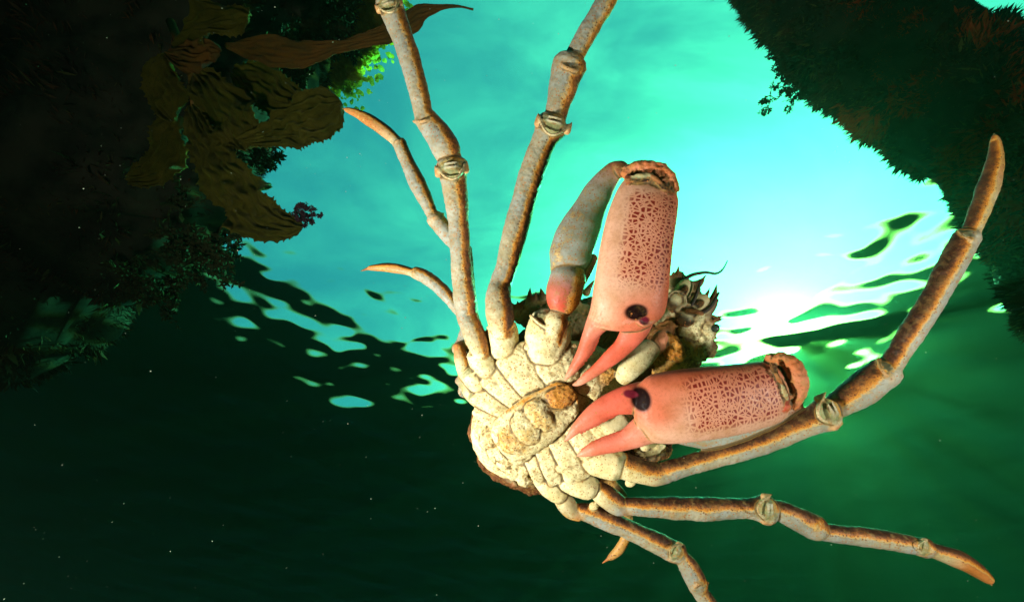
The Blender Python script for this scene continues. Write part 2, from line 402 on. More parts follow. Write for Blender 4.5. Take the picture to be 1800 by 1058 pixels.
# --- leg F
loft([(1102, 888, .418, 14), (1125, 890, .417, 17.5), (1180, 892, .416, 18), (1240, 894, .414, 18.5), (1290, 893, .412, 18), (1318, 893, .411, 19), (1335, 894, .410, 23), (1346, 895, .410, 26)], LEG * 3, .95, (0, -1), 1.0, .75, .28)
joint(1348, 894, .406, 0, 24)
loft([(1350, 892, .409, 14), (1372, 898, .408, 18), (1400, 911, .407, 20), (1425, 923, .406, 21), (1436, 928, .406, 20)], LEG, .92, (.3, -1), .95, .5, .28)
collar(1440, 929, .405, -18, 19)
loft([(1436, 932, .406, 14), (1465, 937, .405, 14.5), (1510, 942, .404, 15), (1560, 949, .403, 15.5), (1600, 957, .402, 16), (1626, 962, .401, 18)], LEG * 2, .95, (.1, -1), .95, .7, .28)
joint(1624, 962, .399, -12, 15)
loft([(1630, 964, .401, 12), (1655, 972, .401, 13), (1690, 985, .401, 15), (1718, 1002, .402, 13), (1738, 1018, .402, 8)], [BONE, BONE, ORANGE, ORANGE, ORANGE], .9, (.4, -1), .95, .1, .1)
loft([(1735, 1015, .402, 5), (1744, 1029, .402, 1.2)], lerp(ORANGE, CREAM, .3), .9, n=10, step=2)
loft([(1052, 862, .424, 17), (1070, 875, .422, 19), (1090, 889, .420, 17), (1108, 893, .419, 12)], [CREAM, BONE, GREY, ORANGE], .95, (1, -1), .95, .5, .15)
blob(1038, 856, .422, 12, 20, -40, .7, MEMB, rough=.3)
loft([(1000, 838, .425, 24), (1018, 848, .423, 24), (1036, 858, .421, 21)], [CREAM, CREAM, CREAM2], .9, speck=.4, rough=.2)
blob(1044, 889, .424, 9, 7, 0, .8, CREAM)
# --- leg G
loft([(1018, 897, .432, 13), (1040, 902, .431, 16), (1085, 921, .429, 17), (1130, 942, .427, 17.5), (1160, 956, .426, 18), (1182, 968, .425, 20), (1192, 971, .424, 20)], LEG * 2, .95, (.4, -1), 1.0, .8, .28)
joint(1188, 970, .421, -28, 17)
loft([(1196, 975, .423, 14), (1208, 992, .422, 17), (1219, 1012, .421, 18), (1228, 1030, .420, 18)], LEG, .95, (1, -.3), .95, .7, .28)
collar(1230, 1032, .419, -62, 18)
loft([(1226, 1033, .42, 14), (1245, 1060, .419, 15), (1270, 1100, .418, 15), (1300, 1150, .416, 15)], LEG, .95, (1, -.3), .95, .7, .28)
loft([(1300, 1150, .416, 13), (1320, 1190, .415, 13), (1330, 1230, .415, 3)], ORANGE, .9, speck=.2, stain=.6, smin=.5)
loft([(982, 872, .434, 12), (994, 884, .433, 16), (1006, 898, .432, 15), (1018, 905, .431, 11)], [CREAM, BONE, BONE, ORANGE], .95, (.5, 1), .8, .5, .15)
loft([(955, 838, .432, 20), (970, 855, .431, 21), (984, 869, .430, 17)], [CREAM, CREAM, CREAM2], .9, speck=.4, rough=.2)
# --- leg H (mostly behind leg G; the dactyl pokes out below)
loft([(1070, 850, .455, 14), (1090, 878, .457, 15), (1100, 905, .458, 12), (1102, 935, .457, 10), (1098, 950, .456, 9), (1086, 968, .456, 8), (1072, 980, .456, 5)], [BROWN, BROWN, BROWN, ORANGE, ORANGE, ORANGE, ORANGE], .9, speck=.3, smin=.3)
loft([(1074, 978, .456, 4), (1058, 990, .456, 1.0)], lerp(ORANGE, BROWN, .3), .9, n=10, step=2)

# --- carapace (seen from below, so mostly a dark rough rim), spines on its margin
blob(1030, 690, .485, 225, 150, 35, .42, BROWN, speck=.3, rough=1.0, lump=.10, seed=3)
blob(930, 800, .455, 60, 42, -50, .6, lerp(BROWN, MEMB, .4), rough=.8, lump=.2)
blob(985, 565, .455, 85, 42, -14, .5, lerp(BROWN, MEMB, .5), rough=1.0, lump=.3, seed=9)
blob(1140, 790, .455, 40, 26, 20, .6, DARK, rough=1, lump=.3, seed=4)
for a_ in ((930, 535, 932, 505), (908, 550, 900, 532), (1010, 520, 1022, 498), (955, 525, 950, 506), (1160, 800, 1168, 806), (1145, 805, 1155, 815), (905, 850, 898, 856), (1030, 515, 1045, 492)):
    spine(*a_, .452, .450, 8, BROWN)
# --- sternum: one broad shield and the raised plates on it
blob(965, 722, .437, 150, 108, 35, .36, CREAM, speck=.5, rough=.4)
for a_, b_, w0_, w1_, d0_, d1_ in (((992, 672), (966, 614), 34, 40, .408, .413), ((950, 690), (900, 620), 30, 34, .411, .417), ((918, 706), (862, 655), 22, 27, .414, .421), ((896, 726), (842, 690), 17, 22, .417, .425), ((882, 748), (840, 716), 14, 17, .420, .428), ((872, 772), (848, 738), 12, 14, .423, .430),
      ((1035, 722), (1092, 775), 30, 32, .406, .412), ((1012, 745), (1055, 805), 28, 32, .407, .413), ((980, 768), (1020, 836), 24, 28, .409, .416), ((955, 790), (984, 842), 18, 22, .412, .420), ((935, 806), (955, 842), 15, 18, .416, .425), ((915, 815), (930, 838), 14, 15, .421, .430),
      ((1030, 690), (1050, 650), 28, 24, .410, .416)):
    m_ = ((a_[0] + b_[0]) / 2, (a_[1] + b_[1]) / 2)
    loft([(*a_, d0_ + .003, w0_ * .9), (*m_, (d0_ + d1_) / 2 - .0025, (w0_ + w1_) / 2), (*b_, d1_, w1_)], CREAM, .34, speck=.75, rough=.45, smin=.03, n=36, sup=2.6, step=3)
for k_, (x, y, r) in enumerate(((848, 752, 15), (858, 772, 17), (872, 792, 18), (887, 812, 17), (900, 830, 15), (918, 842, 14), (866, 752, 14), (905, 815, 15), (1000, 640, 13), (940, 640, 13), (905, 665, 11), (1060, 790, 14), (1020, 800, 12), (985, 820, 11), (1080, 760, 14))):
    blob(x, y, .424 if x < 920 else .411, r, r * .8, 40 + 17 * k_, .55, CREAM, speck=.7, rough=.6, lump=.25, seed=k_)
# ridges between plates
for pts in ([(1012, 607), (985, 612), (955, 606), (925, 610)], [(838, 650), (842, 690), (850, 730), (868, 770), (895, 812), (930, 845)]):
    loft([(x, y, .409 if pts[0][0] > 900 else .425, 5) for x, y in pts], lerp(CREAM, ORANGE, .2), .8, n=10, speck=.9, smin=.15, rough=.6)
# --- coxae of the legs, each a cup with a soft joint in it
def cup(x, y, d, w, ang, col=CREAM):
    a = math.radians(ang); fx, fy = math.cos(a), -math.sin(a)
    loft([(x - fx * w * .9, y - fy * w * .9, d, w * .9), (x, y, d, w), (x + fx * w * .55, y + fy * w * .55, d, w * .92)], col, .85, speck=.4, rough=.25)
    blob(x + fx * w * .62, y + fy * w * .62, d - w * d / FPX * .45, w * .30, w * .70, ang, .7, lerp(MEMB, DARK, .3), rough=.3)
    pts = []
    for t in np.linspace(-1, 1, 7):
        u = .72 - .42 * math.cos(t * math.pi / 2)
        pts.append((x + fx * w * u - fy * w * t * .9, y + fy * w * u + fx * w * t * .9, d - w * d / FPX * (.90 - .5 * t * t), w * .085))
    loft(pts, col, .9, n=8, speck=.5)
cup(884, 592, .421, 28, 98); cup(848, 632, .424, 24, 118); cup(834, 664, .427, 19, 130); cup(840, 700, .430, 16, 140)
cup(964, 588, .414, 40, 82)
# --- abdomen flap folded over the sternum
FL = [(884, 782, .416, 32), (902, 768, .411, 44), (925, 752, .409, 46), (948, 736, .407, 45), (970, 720, .405, 43), (990, 704, .405, 36), (1004, 693, .407, 22)]
loft(FL, [CREAM, CREAM, CREAM, CREAM2, CREAM2, CREAM2, BONE], [.35, .32, .3, .28, .26, .24, .2], speck=.9, rough=.3, smin=.06, n=40)
rim = [(893, 722, .409), (920, 706, .406), (950, 688, .404), (978, 675, .403), (1000, 680, .403), (1013, 697, .403), (1013, 718, .404), (997, 740, .405), (972, 760, .406), (948, 778, .408), (925, 800, .412)]
loft([(x, y, d, 2.6) for x, y, d in rim], lerp(ORANGE, BONE, .35), .9, n=8, speck=.8, smin=.5)
for x, y, d, rx, ry, an, st_ in ((987, 698, .398, 26, 19, 20, .55), (950, 728, .399, 30, 22, -50, .25), (925, 752, .401, 30, 22, -55, .2), (902, 772, .405, 27, 24, -50, .35), (888, 745, .411, 18, 16, 0, .05), (960, 760, .407, 24, 14, 35, .05), (935, 782, .410, 24, 15, 35, .05), (915, 800, .414, 22, 14, 30, .02), (1002, 722, .402, 14, 18, -20, .05), (886, 800, .418, 20, 14, -50, .15)):
    blob(x, y, d + .0018, rx * 1.05, ry * 1.05, an, .40, lerp(CREAM, ORANGE, st_ * .35), stain=st_, speck=.8, rough=.5, lump=.18, seed=y * .07)
# --- mouthparts: long pale plates of the third maxillipeds
loft([(1092, 668, .405, 12), (1105, 650, .402, 20), (1125, 628, .402, 23), (1146, 610, .404, 17)], [CREAM, CREAM, CREAM, BONE], .6, (1, -.3), .3, .2, .1)
blob(1158, 603, .408, 14, 24, -20, .7, SALMON, speck=.2, rough=.3)
blob(1185, 630, .425, 46, 36, 30, .5, BROWN, rough=.8, lump=.3, seed=6, stain=.3)
blob(1165, 585, .42, 30, 16, 40, .6, lerp(BROWN, ORANGE, .4), rough=.8, lump=.3, seed=8)
blob(1180, 610, .412, 30, 18, -50, .5, lerp(BROWN, ORANGE, .3), rough=.9, lump=.35, seed=11, stain=.5)
loft([(1050, 740, .405, 14), (1072, 752, .403, 16), (1098, 738, .404, 17)], [CREAM2, CREAM, BONE], .6, speck=.2)
loft([(1040, 690, .412, 10), (1060, 668, .410, 12), (1078, 652, .410, 10)], [BONE, ORANGE, BROWN], .6, speck=.9, rough=.8, smin=.3)
blob(1142, 790, .42, 26, 12, 10, .7, CREAM2, lump=.3); blob(1132, 785, .415, 10, 9, 0, .9, CREAM)
# --- face: pale front with orbits and spines
blob(1205, 560, .432, 46, 66, 5, .55, CREAM, speck=.6, rough=.8, lump=.22, seed=2, stain=.12)
blob(1225, 590, .430, 32, 30, 0, .6, CREAM, speck=.7, rough=.8, lump=.25, seed=5, stain=.2)
blob(1215, 618, .430, 36, 24, 20, .6, lerp(CREAM, ORANGE, .45), speck=.7, rough=1, lump=.3, seed=7, stain=.5)
blob(1190, 505, .432, 20, 28, -10, .6, CREAM, speck=.5, rough=.7, lump=.2, stain=.1)
for x, y, r in ((1189, 528, 17), (1208, 553, 18)):
    blob(x, y, .413, r * .7, r * .7, 0, .35, lerp(CREAM, MEMB, .2), speck=.1, rough=.1)
    blob(x - 3, y + 4, .4135, r * 1.05, r * 1.05, 0, .3, DARK)
    loft([(x + r * math.cos(t), y + r * math.sin(t), .411, 2.4) for t in np.linspace(3.6, 6.8, 8)], BONE, n=8, speck=.3)
for x, y, an in ((1200, 513, 55), (1226, 535, 25)):
    blob(x, y, .413, 13, 7, an, .6, DARK)
    blob(x + 1, y - 3, .418, 22, 15, an, .5, CREAM2, speck=.3)
for a_ in ((1180, 500, 1193, 467, 9), (1190, 498, 1197, 478, 7), (1178, 492, 1184, 476, 6), (1212, 520, 1229, 493, 10), (1222, 505, 1240, 483, 7), (1205, 500, 1243, 484, 6), (1236, 548, 1260, 500, 11), (1228, 532, 1248, 505, 7), (1236, 556, 1264, 527, 8), (1240, 560, 1262, 518, 6),
           (1240, 570, 1265, 556, 8), (1238, 565, 1251, 549, 7), (1244, 608, 1258, 603, 7), (1238, 620, 1250, 622, 7), (1235, 630, 1243, 634, 6), (1222, 636, 1229, 641, 6), (1246, 600, 1252, 592, 5), (1160, 600, 1186, 588, 6)):
    spine(*a_[:4], .427, .424, a_[4], BROWN, bend=.1)
rnd_ = random.Random(17)
for i_ in range(15):      # crown of spines on the margin of the face
    t_ = rnd_.uniform(-1.25, 1.05); x_, y_ = 1200 + 46 * math.cos(t_), 566 + 68 * math.sin(t_); q_ = rnd_.uniform(14, 30); o_ = t_ * .9 - .25 + rnd_.gauss(0, .25)
    spine(x_, y_, x_ + q_ * math.cos(o_), y_ + q_ * math.sin(o_), .432, .432 - rnd_.uniform(-.01, .010), rnd_.uniform(5, 8), lerp(BROWN, ORANGE, .3), bend=rnd_.uniform(-.1, .15))
for i_ in range(16):      # spines along the hidden carapace rim
    t_ = rnd_.uniform(0, 1); x_, y_ = 905 + 125 * t_, 548 - 22 * math.sin(t_ * 3); spine(x_, y_, x_ + rnd_.uniform(-8, 5), y_ - rnd_.uniform(10, 24), .452, .448, rnd_.uniform(4, 8), lerp(BROWN, ORANGE, .25))
loft([(1205, 545, .41, 4), (1225, 548, .408, 5), (1236, 552, .408, 3)], BROWN, n=10)
blob(1245, 612, .431, 16, 18, 0, .6, lerp(BROWN, MEMB, .4), rough=1, lump=.3, seed=14)

# --- first cheliped: short joint, long grey merus, knobbed carpus, big spotted palm and two fingers
loft([(970, 596, .403, 17), (974, 578, .401, 21), (979, 562, .401, 22), (983, 552, .403, 18)], [CREAM, CREAM, BONE], .9, (.6, -.2), .9, .6, .2)
loft([(986, 552, .404, 15), (988, 535, .402, 29), (992, 512, .402, 33), (998, 490, .404, 33), (1002, 476, .406, 28)], [lerp(RED, PINK, .3), lerp(RED, BROWN, .2), lerp(RED, GREY, .35), GREY, GREY], .85, (1, 0), .6, .6, .05, part=4)
loft([(1020, 490, .412, 14), (1032, 470, .412, 12), (1043, 452, .412, 9)], lerp(BROWN, RED, .3), .8)
loft([(992, 482, .408, 26), (1000, 455, .408, 36), (1012, 420, .408, 37), (1028, 385, .409, 34), (1045, 350, .41, 27), (1062, 322, .41, 22), (1082, 300, .408, 17), (1096, 298, .40, 15)], [GREY, GREY, GREY, GREY, GREY, lerp(GREY, SALMON, .3), lerp(BROWN, SALMON, .5), BROWN], .8, (-1, -.5), .16, .9, .05, part=5)
loft([(990, 478, .402, 3), (1005, 473, .401, 3), (1020, 468, .403, 3), (1036, 458, .406, 2.5)], lerp(BROWN, GREY, .4), n=8)
# the knobbed carpus at the palm's end
def carpus(c0, nods, dk, d):
    for b in c0: blob(b[0], b[1], d, b[2], b[3], b[4], .7, lerp(SALMON, ORANGE, .3), speck=.4, rough=.9, lump=.15, seed=b[0] * .1, part=6, stain=.15)
    for (x, y) in nods: blob(x, y, d - .001, 3.8, 3.8, 0, 1, ORANGE, rough=1, part=6, stain=.3)
    for b in dk: blob(b[0], b[1], b[5], b[2], b[3], b[4], .6, b[6], rough=.6, lump=.2, part=6, seed=b[1] * .05)
KN = (.62, .17, .05)
def lip(path, col, w0, knobs, seed, d0):
    loft([(x, y, d, w_) for x, y, d, w_ in path], col, .9, rough=.9, speck=.25, part=6, stain=0, smin=0, n=20)
    rnd = random.Random(seed)
    for i in range(knobs):
        u = rnd.random() * (len(path) - 1); k = min(int(u), len(path) - 2); t = u - k
        x, y, d, w_ = (path[k][q] * (1 - t) + path[k + 1][q] * t for q in range(4)); a = rnd.uniform(0, 6.28)
        blob(x + math.cos(a) * w_ * .8, y + math.sin(a) * w_ * .8, d - .003 * rnd.random(), 3.2, 3.2, 0, 1, lerp(ORANGE, RED, .3), rough=1, part=6, smin=0) if False else blob(x + math.cos(a) * w_ * .85, y + math.sin(a) * w_ * .85, d - .004 * rnd.random(), rnd.uniform(2, 4), rnd.uniform(2, 3.6), 0, 1, lerp(ORANGE, SALMON, rnd.random()), rough=.8, part=6)
blob(1140, 312, .366, 46, 24, -16, .8, lerp(SALMON, ORANGE, .5), rough=.7, lump=.15, part=6)
lip([(1098, 308, .360, 7), (1112, 297, .358, 10), (1135, 293, .356, 11), (1160, 298, .355, 12), (1178, 314, .355, 11), (1186, 334, .357, 9)], [KN, lerp(SALMON, PINK, .3), KN, KN, KN, KN], 10, 46, 3, .356)
for b in ((1128, 315, .3505, 28, 6, 4, DARK), (1158, 322, .350, 20, 6, -38, DARK), (1104, 314, .352, 7, 9, 0, lerp(DARK, RED, .3)), (1172, 338, .352, 9, 7, -40, lerp(DARK, RED, .3)), (1130, 308, .3485, 20, 4.5, 4, lerp(MEMB, CREAM, .2)), (1154, 315, .3475, 13, 4, -36, lerp(BROWN, ORANGE, .35))):
    blob(b[0], b[1], b[2], b[3], b[4], b[5], .6, b[6], rough=.5, lump=.2, part=6)
P1 = [((1093, 322), (1184, 346), .366), ((1083, 338), (1190, 356), .363), ((1068, 378), (1188, 384), .361), ((1056, 430), (1181, 432), .360), ((1048, 480), (1176, 482), .361), ((1043, 515), (1172, 522), .363), ((1040, 540), (1165, 550), .366), ((1035, 556), (1146, 566), .369)]
loft(P1, [PINK] * 6 + [lerp(PINK, SALMON, .5)] * 2, .55, (1, .1), 0, 0, 0, part=1, sup=2.35, n=48)
loft([((1044, 500), (1140, 520), .366), ((1038, 540), (1112, 556), .367), ((1030, 566), (1074, 574), .371), ((1022, 592), (1053, 592), .374), ((1013, 620), (1043, 615), .377), ((1002, 643), (1024, 638), .380), ((994, 660), (1008, 656), .383), ((991, 669), (995, 669), .385)], [PINK, PINK, lerp(PINK, RED, .3), lerp(PINK, RED, .6), lerp(PINK, RED, .75), lerp(PINK, RED, .7), PINK, PINK], [.62, .75, .85, .85, .8, .8, .8, .8], part=3, speck=0, rough=0)
loft([((1100, 556), (1150, 562), .370), ((1091, 580), (1139, 586), .372), ((1080, 602), (1118, 610), .375), ((1064, 618), (1092, 633), .378), ((1047, 637), (1066, 651), .381), ((1026, 656), (1038, 669), .384), ((1014, 668), (1020, 678), .386), ((1006, 674), (1008, 679), .387)], [lerp(PINK, RED, .5), lerp(PINK, RED, .7), lerp(PINK, RED, .8), lerp(PINK, RED, .85), lerp(PINK, RED, .7), lerp(PINK, RED, .4), PINK, PINK], .7, part=3, speck=.05, rough=0)
def teeth(pts, r, n, col):
    for i in range(n):
        u = i / (n - 1) * (len(pts) - 1); k = min(int(u), len(pts) - 2); t = u - k
        x, y, d = (pts[k][q] * (1 - t) + pts[k + 1][q] * t for q in range(3))
        blob(x, y, d, r * (.8 + .4 * ((i * 37) % 10) / 10), r, 0, .9, col, rough=.1, part=3)
teeth([(1053, 594, .374), (1044, 616, .377), (1026, 640, .380), (1008, 657, .383)], 2.6, 13, lerp(PINK, RED, .95))
teeth([(1080, 604, .375), (1064, 620, .378), (1047, 639, .381), (1027, 657, .384)], 2.6, 13, lerp(PINK, RED, .95))
teeth([(1092, 757, .372), (1066, 766, .375), (1042, 776, .378), (1024, 789, .381)], 2.6, 13, lerp(PINK, RED, .95))
teeth([(1084, 730, .370), (1066, 738, .373), (1046, 749, .376), (1022, 761, .379)], 2.6, 13, lerp(PINK, RED, .95))
blob(1122, 550, .3495, 12, 8, -5, .5, DARK, part=7)
loft([(1098, 566, .353, 3), (1118, 562, .352, 3.4), (1132, 572, .353, 3), (1150, 566, .356, 2.5)], lerp(PINK, RED, .3), n=10, part=3)
# --- second cheliped
P2 = [((1358, 640), (1374, 726), .367), ((1342, 635), (1362, 742), .364), ((1305, 639), (1316, 757), .360), ((1262, 643), (1272, 767), .358), ((1218, 647), (1224, 774), .358), ((1178, 652), (1184, 778), .360), ((1142, 660), (1154, 777), .363), ((1126, 672), (1142, 770), .366)]
loft(P2, [PINK] * 6 + [lerp(PINK, SALMON, .5)] * 2, .55, (0, -1), 0, 0, 0, part=2, sup=2.35, n=48)
loft([((1180, 690), (1190, 777), .363), ((1140, 714), (1150, 778), .366), ((1112, 738), (1124, 785), .369), ((1090, 757), (1095, 792), .372), ((1066, 766), (1068, 797), .375), ((1042, 776), (1045, 801), .378), ((1022, 790), (1024, 803), .381), ((1013, 800), (1014, 803), .383)], [PINK, PINK, lerp(PINK, RED, .3), lerp(PINK, RED, .6), lerp(PINK, RED, .7), lerp(PINK, RED, .5), PINK, PINK], [.62, .75, .85, .85, .8, .8, .8, .8], part=3, speck=0, rough=0)
loft([((1128, 670), (1132, 728), .368), ((1110, 674), (1107, 728), .368), ((1090, 680), (1086, 729), .370), ((1063, 693), (1068, 736), .373), ((1036, 712), (1046, 748), .376), ((1012, 738), (1020, 760), .379), ((998, 760), (1003, 772), .382), ((990, 777), (992, 778), .384)], [lerp(PINK, RED, .5), lerp(PINK, RED, .75), lerp(PINK, RED, .85), lerp(PINK, RED, .85), lerp(PINK, RED, .7), lerp(PINK, RED, .5), lerp(PINK, RED, .2), PINK], .7, part=3, speck=.05, rough=0)
blob(1384, 676, .366, 26, 44, -22, .8, lerp(SALMON, ORANGE, .5), rough=.7, lump=.15, part=6)
lip([(1350, 632, .360, 8), (1368, 630, .358, 11), (1390, 640, .355, 14), (1402, 664, .354, 15), (1404, 690, .355, 13), (1394, 712, .358, 9)], [KN, KN, KN, SALMON, SALMON, KN], 10, 60, 4, .356)
for b in ((1362, 652, .3505, 6, 16, 20, DARK), (1374, 676, .350, 6, 20, 32, DARK), (1383, 700, .350, 6, 12, 5, lerp(DARK, RED, .3)), (1380, 690, .347, 4.5, 15, 20, lerp(MEMB, CREAM, .2)), (1368, 664, .347, 4, 12, 35, lerp(BROWN, ORANGE, .35)), (1380, 716, .352, 9, 7, 0, RED)):
    blob(b[0], b[1], b[2], b[3], b[4], b[5], .6, b[6], rough=.5, lump=.2, part=6)
loft([(1195, 768, .405, 12), (1240, 772, .403, 15), (1290, 762, .401, 19), (1340, 742, .40, 20), (1380, 722, .399, 16), (1400, 708, .398, 14)], [GREY, GREY, GREY, GREY, lerp(GREY, PINK, .5), SALMON], .8, speck=.8, rough=.02, part=5)

def build_crab():
    me = bpy.data.meshes.new('crab'); me.from_pydata([tuple(v) for v in SV], [], SF); me.update()
    o = bpy.data.objects.new('crab', me); COL.objects.link(o)
    bm = bmesh.new(); bm.from_mesh(me); bmesh.ops.recalc_face_normals(bm, faces=bm.faces); bm.to_mesh(me); bm.free()
    md = o.modifiers.new('remesh', 'REMESH'); md.mode = 'VOXEL'; md.voxel_size = 0.00088; md.adaptivity = 0.0
    dg = bpy.context.evaluated_depsgraph_get(); dg.update()
    ev = o.evaluated_get(dg); new = bpy.data.meshes.new_from_object(ev)
    o.modifiers.clear(); o.data = new; bpy.data.meshes.remove(me); new.name = 'crab'
    n = len(new.vertices); co = np.empty(n * 3); new.vertices.foreach_get('co', co); co = co.reshape(-1, 3)
    print('crab verts', n, 'source', len(SV))
    kd = KDTree(len(SV))
    for i, v in enumerate(SV): kd.insert(v, i)
    kd.balance()
    sc_a = np.array(SC); sp_a = np.array(SP)
    ids = np.empty((n, 3), int); ds = np.empty((n, 3))
    for i in range(n):
        r = kd.find_n(co[i], 3)
        for j in range(3): ids[i, j] = r[j][1]; ds[i, j] = r[j][2]
    part = sp_a[ids[:, 0], 3].astype(int)
    wgt = 1.0 / (ds + 2e-4); wgt *= (sp_a[ids, 3] == part[:, None]); wgt /= wgt.sum(1, keepdims=True)
    col = (sc_a[ids] * wgt[:, :, None]).sum(1); spv = (sp_a[ids] * wgt[:, :, None]).sum(1)
    # smooth the union a little so plates melt into each other (two Laplacian passes)
    ne = len(new.edges); ed = np.empty(ne * 2, int); new.edges.foreach_get('vertices', ed); ed = ed.reshape(-1, 2)
    deg = np.bincount(ed.ravel(), minlength=n).astype(float)
    def lap(x):
        out = np.zeros_like(x)
        for k in range(x.shape[1]):
            out[:, k] = np.bincount(ed[:, 0], weights=x[ed[:, 1], k], minlength=n) + np.bincount(ed[:, 1], weights=x[ed[:, 0], k], minlength=n)
        return out / np.maximum(deg, 1)[:, None]
    for it in range(3): co = co * 0.45 + lap(co) * 0.55
    for it in range(3): col = col * .4 + lap(col) * .6; spv[:, :3] = spv[:, :3] * .4 + lap(spv[:, :3]) * .6
    # grooves: where the surface is hollow, plates are darker
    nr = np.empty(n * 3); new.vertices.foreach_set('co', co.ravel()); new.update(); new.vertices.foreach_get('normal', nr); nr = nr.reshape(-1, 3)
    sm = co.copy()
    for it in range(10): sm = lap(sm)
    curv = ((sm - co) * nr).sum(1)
    # rough shell gets knobbed
    rg = spv[:, 2]; disp = np.zeros(n)
    idx = np.nonzero(rg > 0.05)[0]
    for i in idx:
        p = Vector(co[i]); disp[i] = rg[i] * (0.0011 * noise.noise(p * 260) + 0.0010 * noise.noise(p * 120) + 0.0005 * noise.noise(p * 600))
    co += nr * disp[:, None] * 1.25
    new.vertices.foreach_set('co', co.ravel()); new.update()
    # palm coordinates (along, across) for the spot pattern
    pal = np.zeros((n, 3))
    for pid, st in ((1, P1), (2, P2)):
        a = (P(*st[0][0], st[0][2]) + P(*st[0][1], st[0][2])) / 2; b = (P(*st[-2][0], st[-2][2]) + P(*st[-2][1], st[-2][2])) / 2
        ax = (b - a); Ln = ax.length; ax = ax.normalized()
        sd = (P(*st[3][1], st[3][2]) - P(*st[3][0], st[3][2])); sd = (sd - ax * sd.dot(ax)); W = sd.length; sd = sd.normalized()
        m = part == pid; q = co[m] - np.array(a)
        u = q @ np.array(ax) / Ln; v = (q @ np.array(sd)) / (W / 2)
        if pid == 2: v = -v
        fr = (nr[m] @ -np.array(Fv))
        edge = np.clip((u - .02) / .10, 0, 1) * np.clip((.88 - u) / .16, 0, 1) * np.clip((v + .80) / .35, 0, 1) * np.clip((.98 - v) / .25, 0, 1) * np.clip((fr - .25) / .2, 0, 1)
        faint = np.clip((u - .06) / .1, 0, 1) * np.clip((.95 - u) / .1, 0, 1) * .18 * np.clip((fr + .1) / .3, 0, 1)
        pal[m, 0] = u * Ln * 1000 + (500 if pid == 2 else 0); pal[m, 1] = v * W * 500; pal[m, 2] = np.maximum(edge, faint)
        # palm colour: creamy on the side away from the dorsal ridge, orange on the dorsal side and hinge
        t = np.clip((v + .15) / .9, 0, 1)[:, None]; cream = np.array((.72, .39, .25)); org = np.array((.60, .095, .03)); mid = np.array((.71, .175, .075))
        c = cream * (1 - t) + mid * t; t2 = np.clip((v - .72) / .3, 0, 1)[:, None]; c = c * (1 - t2) + org * t2
        e2 = np.clip((u - .80) / .2, 0, 1)[:, None] * np.clip((v + .6) / .5, 0, 1)[:, None]; c = c * (1 - e2) + np.array((.70, .17, .085)) * e2
        col[m] = col[m] * .1 + c * .9
    # dark pigment round the finger hinges, red on the first joint of the upper arm
    kf = .365 / FPX
    for x, y, d, rx, ry, c in ((1121, 549, .345, 17, 12, (.012, .004, .004)), (1132, 706, .345, 13, 19, (.012, .004, .004)), (1134, 564, .35, 8, 6, (.16, .01, .03)), (1114, 697, .35, 10, 6, (.18, .01, .03))):
        c0 = P(x, y, d); q = co - np.array(c0)
        r = np.sqrt((q @ np.array(Rv) / (rx * kf)) ** 2 + (q @ np.array(Uv) / (ry * kf)) ** 2 + (q @ np.array(Fv) / (.03)) ** 2)
        t = np.clip((1.4 - r) / .45, 0, 1)[:, None]; t = t * t * (3 - 2 * t); col = col * (1 - t) + np.array(c) * t; pal[:, 2] *= 1 - t[:, 0]; curv = curv * (1 - t[:, 0])
    def attr(name, typ, arr):
        a = new.attributes.new(name, typ, 'POINT')
        a.data.foreach_set('color' if typ == 'FLOAT_COLOR' else ('vector' if typ == 'FLOAT_VECTOR' else 'value'), np.ascontiguousarray(arr, dtype=np.float32).ravel())
    attr('tone', 'FLOAT_COLOR', np.concatenate([np.clip(col, 0, 1), np.ones((n, 1))], 1))
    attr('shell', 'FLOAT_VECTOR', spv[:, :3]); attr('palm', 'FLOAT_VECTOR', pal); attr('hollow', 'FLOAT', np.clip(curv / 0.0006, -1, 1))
    ar = ((part == 5) | (part == 4)).astype(float)[:, None]; attr('arm', 'FLOAT', ar)
    new.shade_smooth()
    return o

cm = NT('crab_shell')
def at(name, out):
    a = cm.n('ShaderNodeAttribute', attribute_name=name); return a.outputs[out]
tc = cm.n('ShaderNodeTexCoord'); OB = tc.outputs['Object']
sep = cm.n('ShaderNodeSeparateXYZ'); cm.L.new(at('shell', 'Vector'), sep.inputs[0])
stain, speck = sep.outputs[0], sep.outputs[1]
tone = at('tone', 'Color')
n1 = cm.noise(OB, 60, 6, .62); n2 = cm.noise(OB, 420, 5, .65); n3 = cm.noise(OB, 1500, 3, .6)
# mottled pale shell
base = cm.mix(cm.rng(n1, .35, .7), tone, cm.mix(1.0, tone, (.80, .74, .60), 'MULTIPLY'))
base = cm.mix(cm.math('MULTIPLY', cm.rng(n2, .45, .7), .45), base, cm.mix(1.0, base, (.66, .60, .48), 'MULTIPLY'))
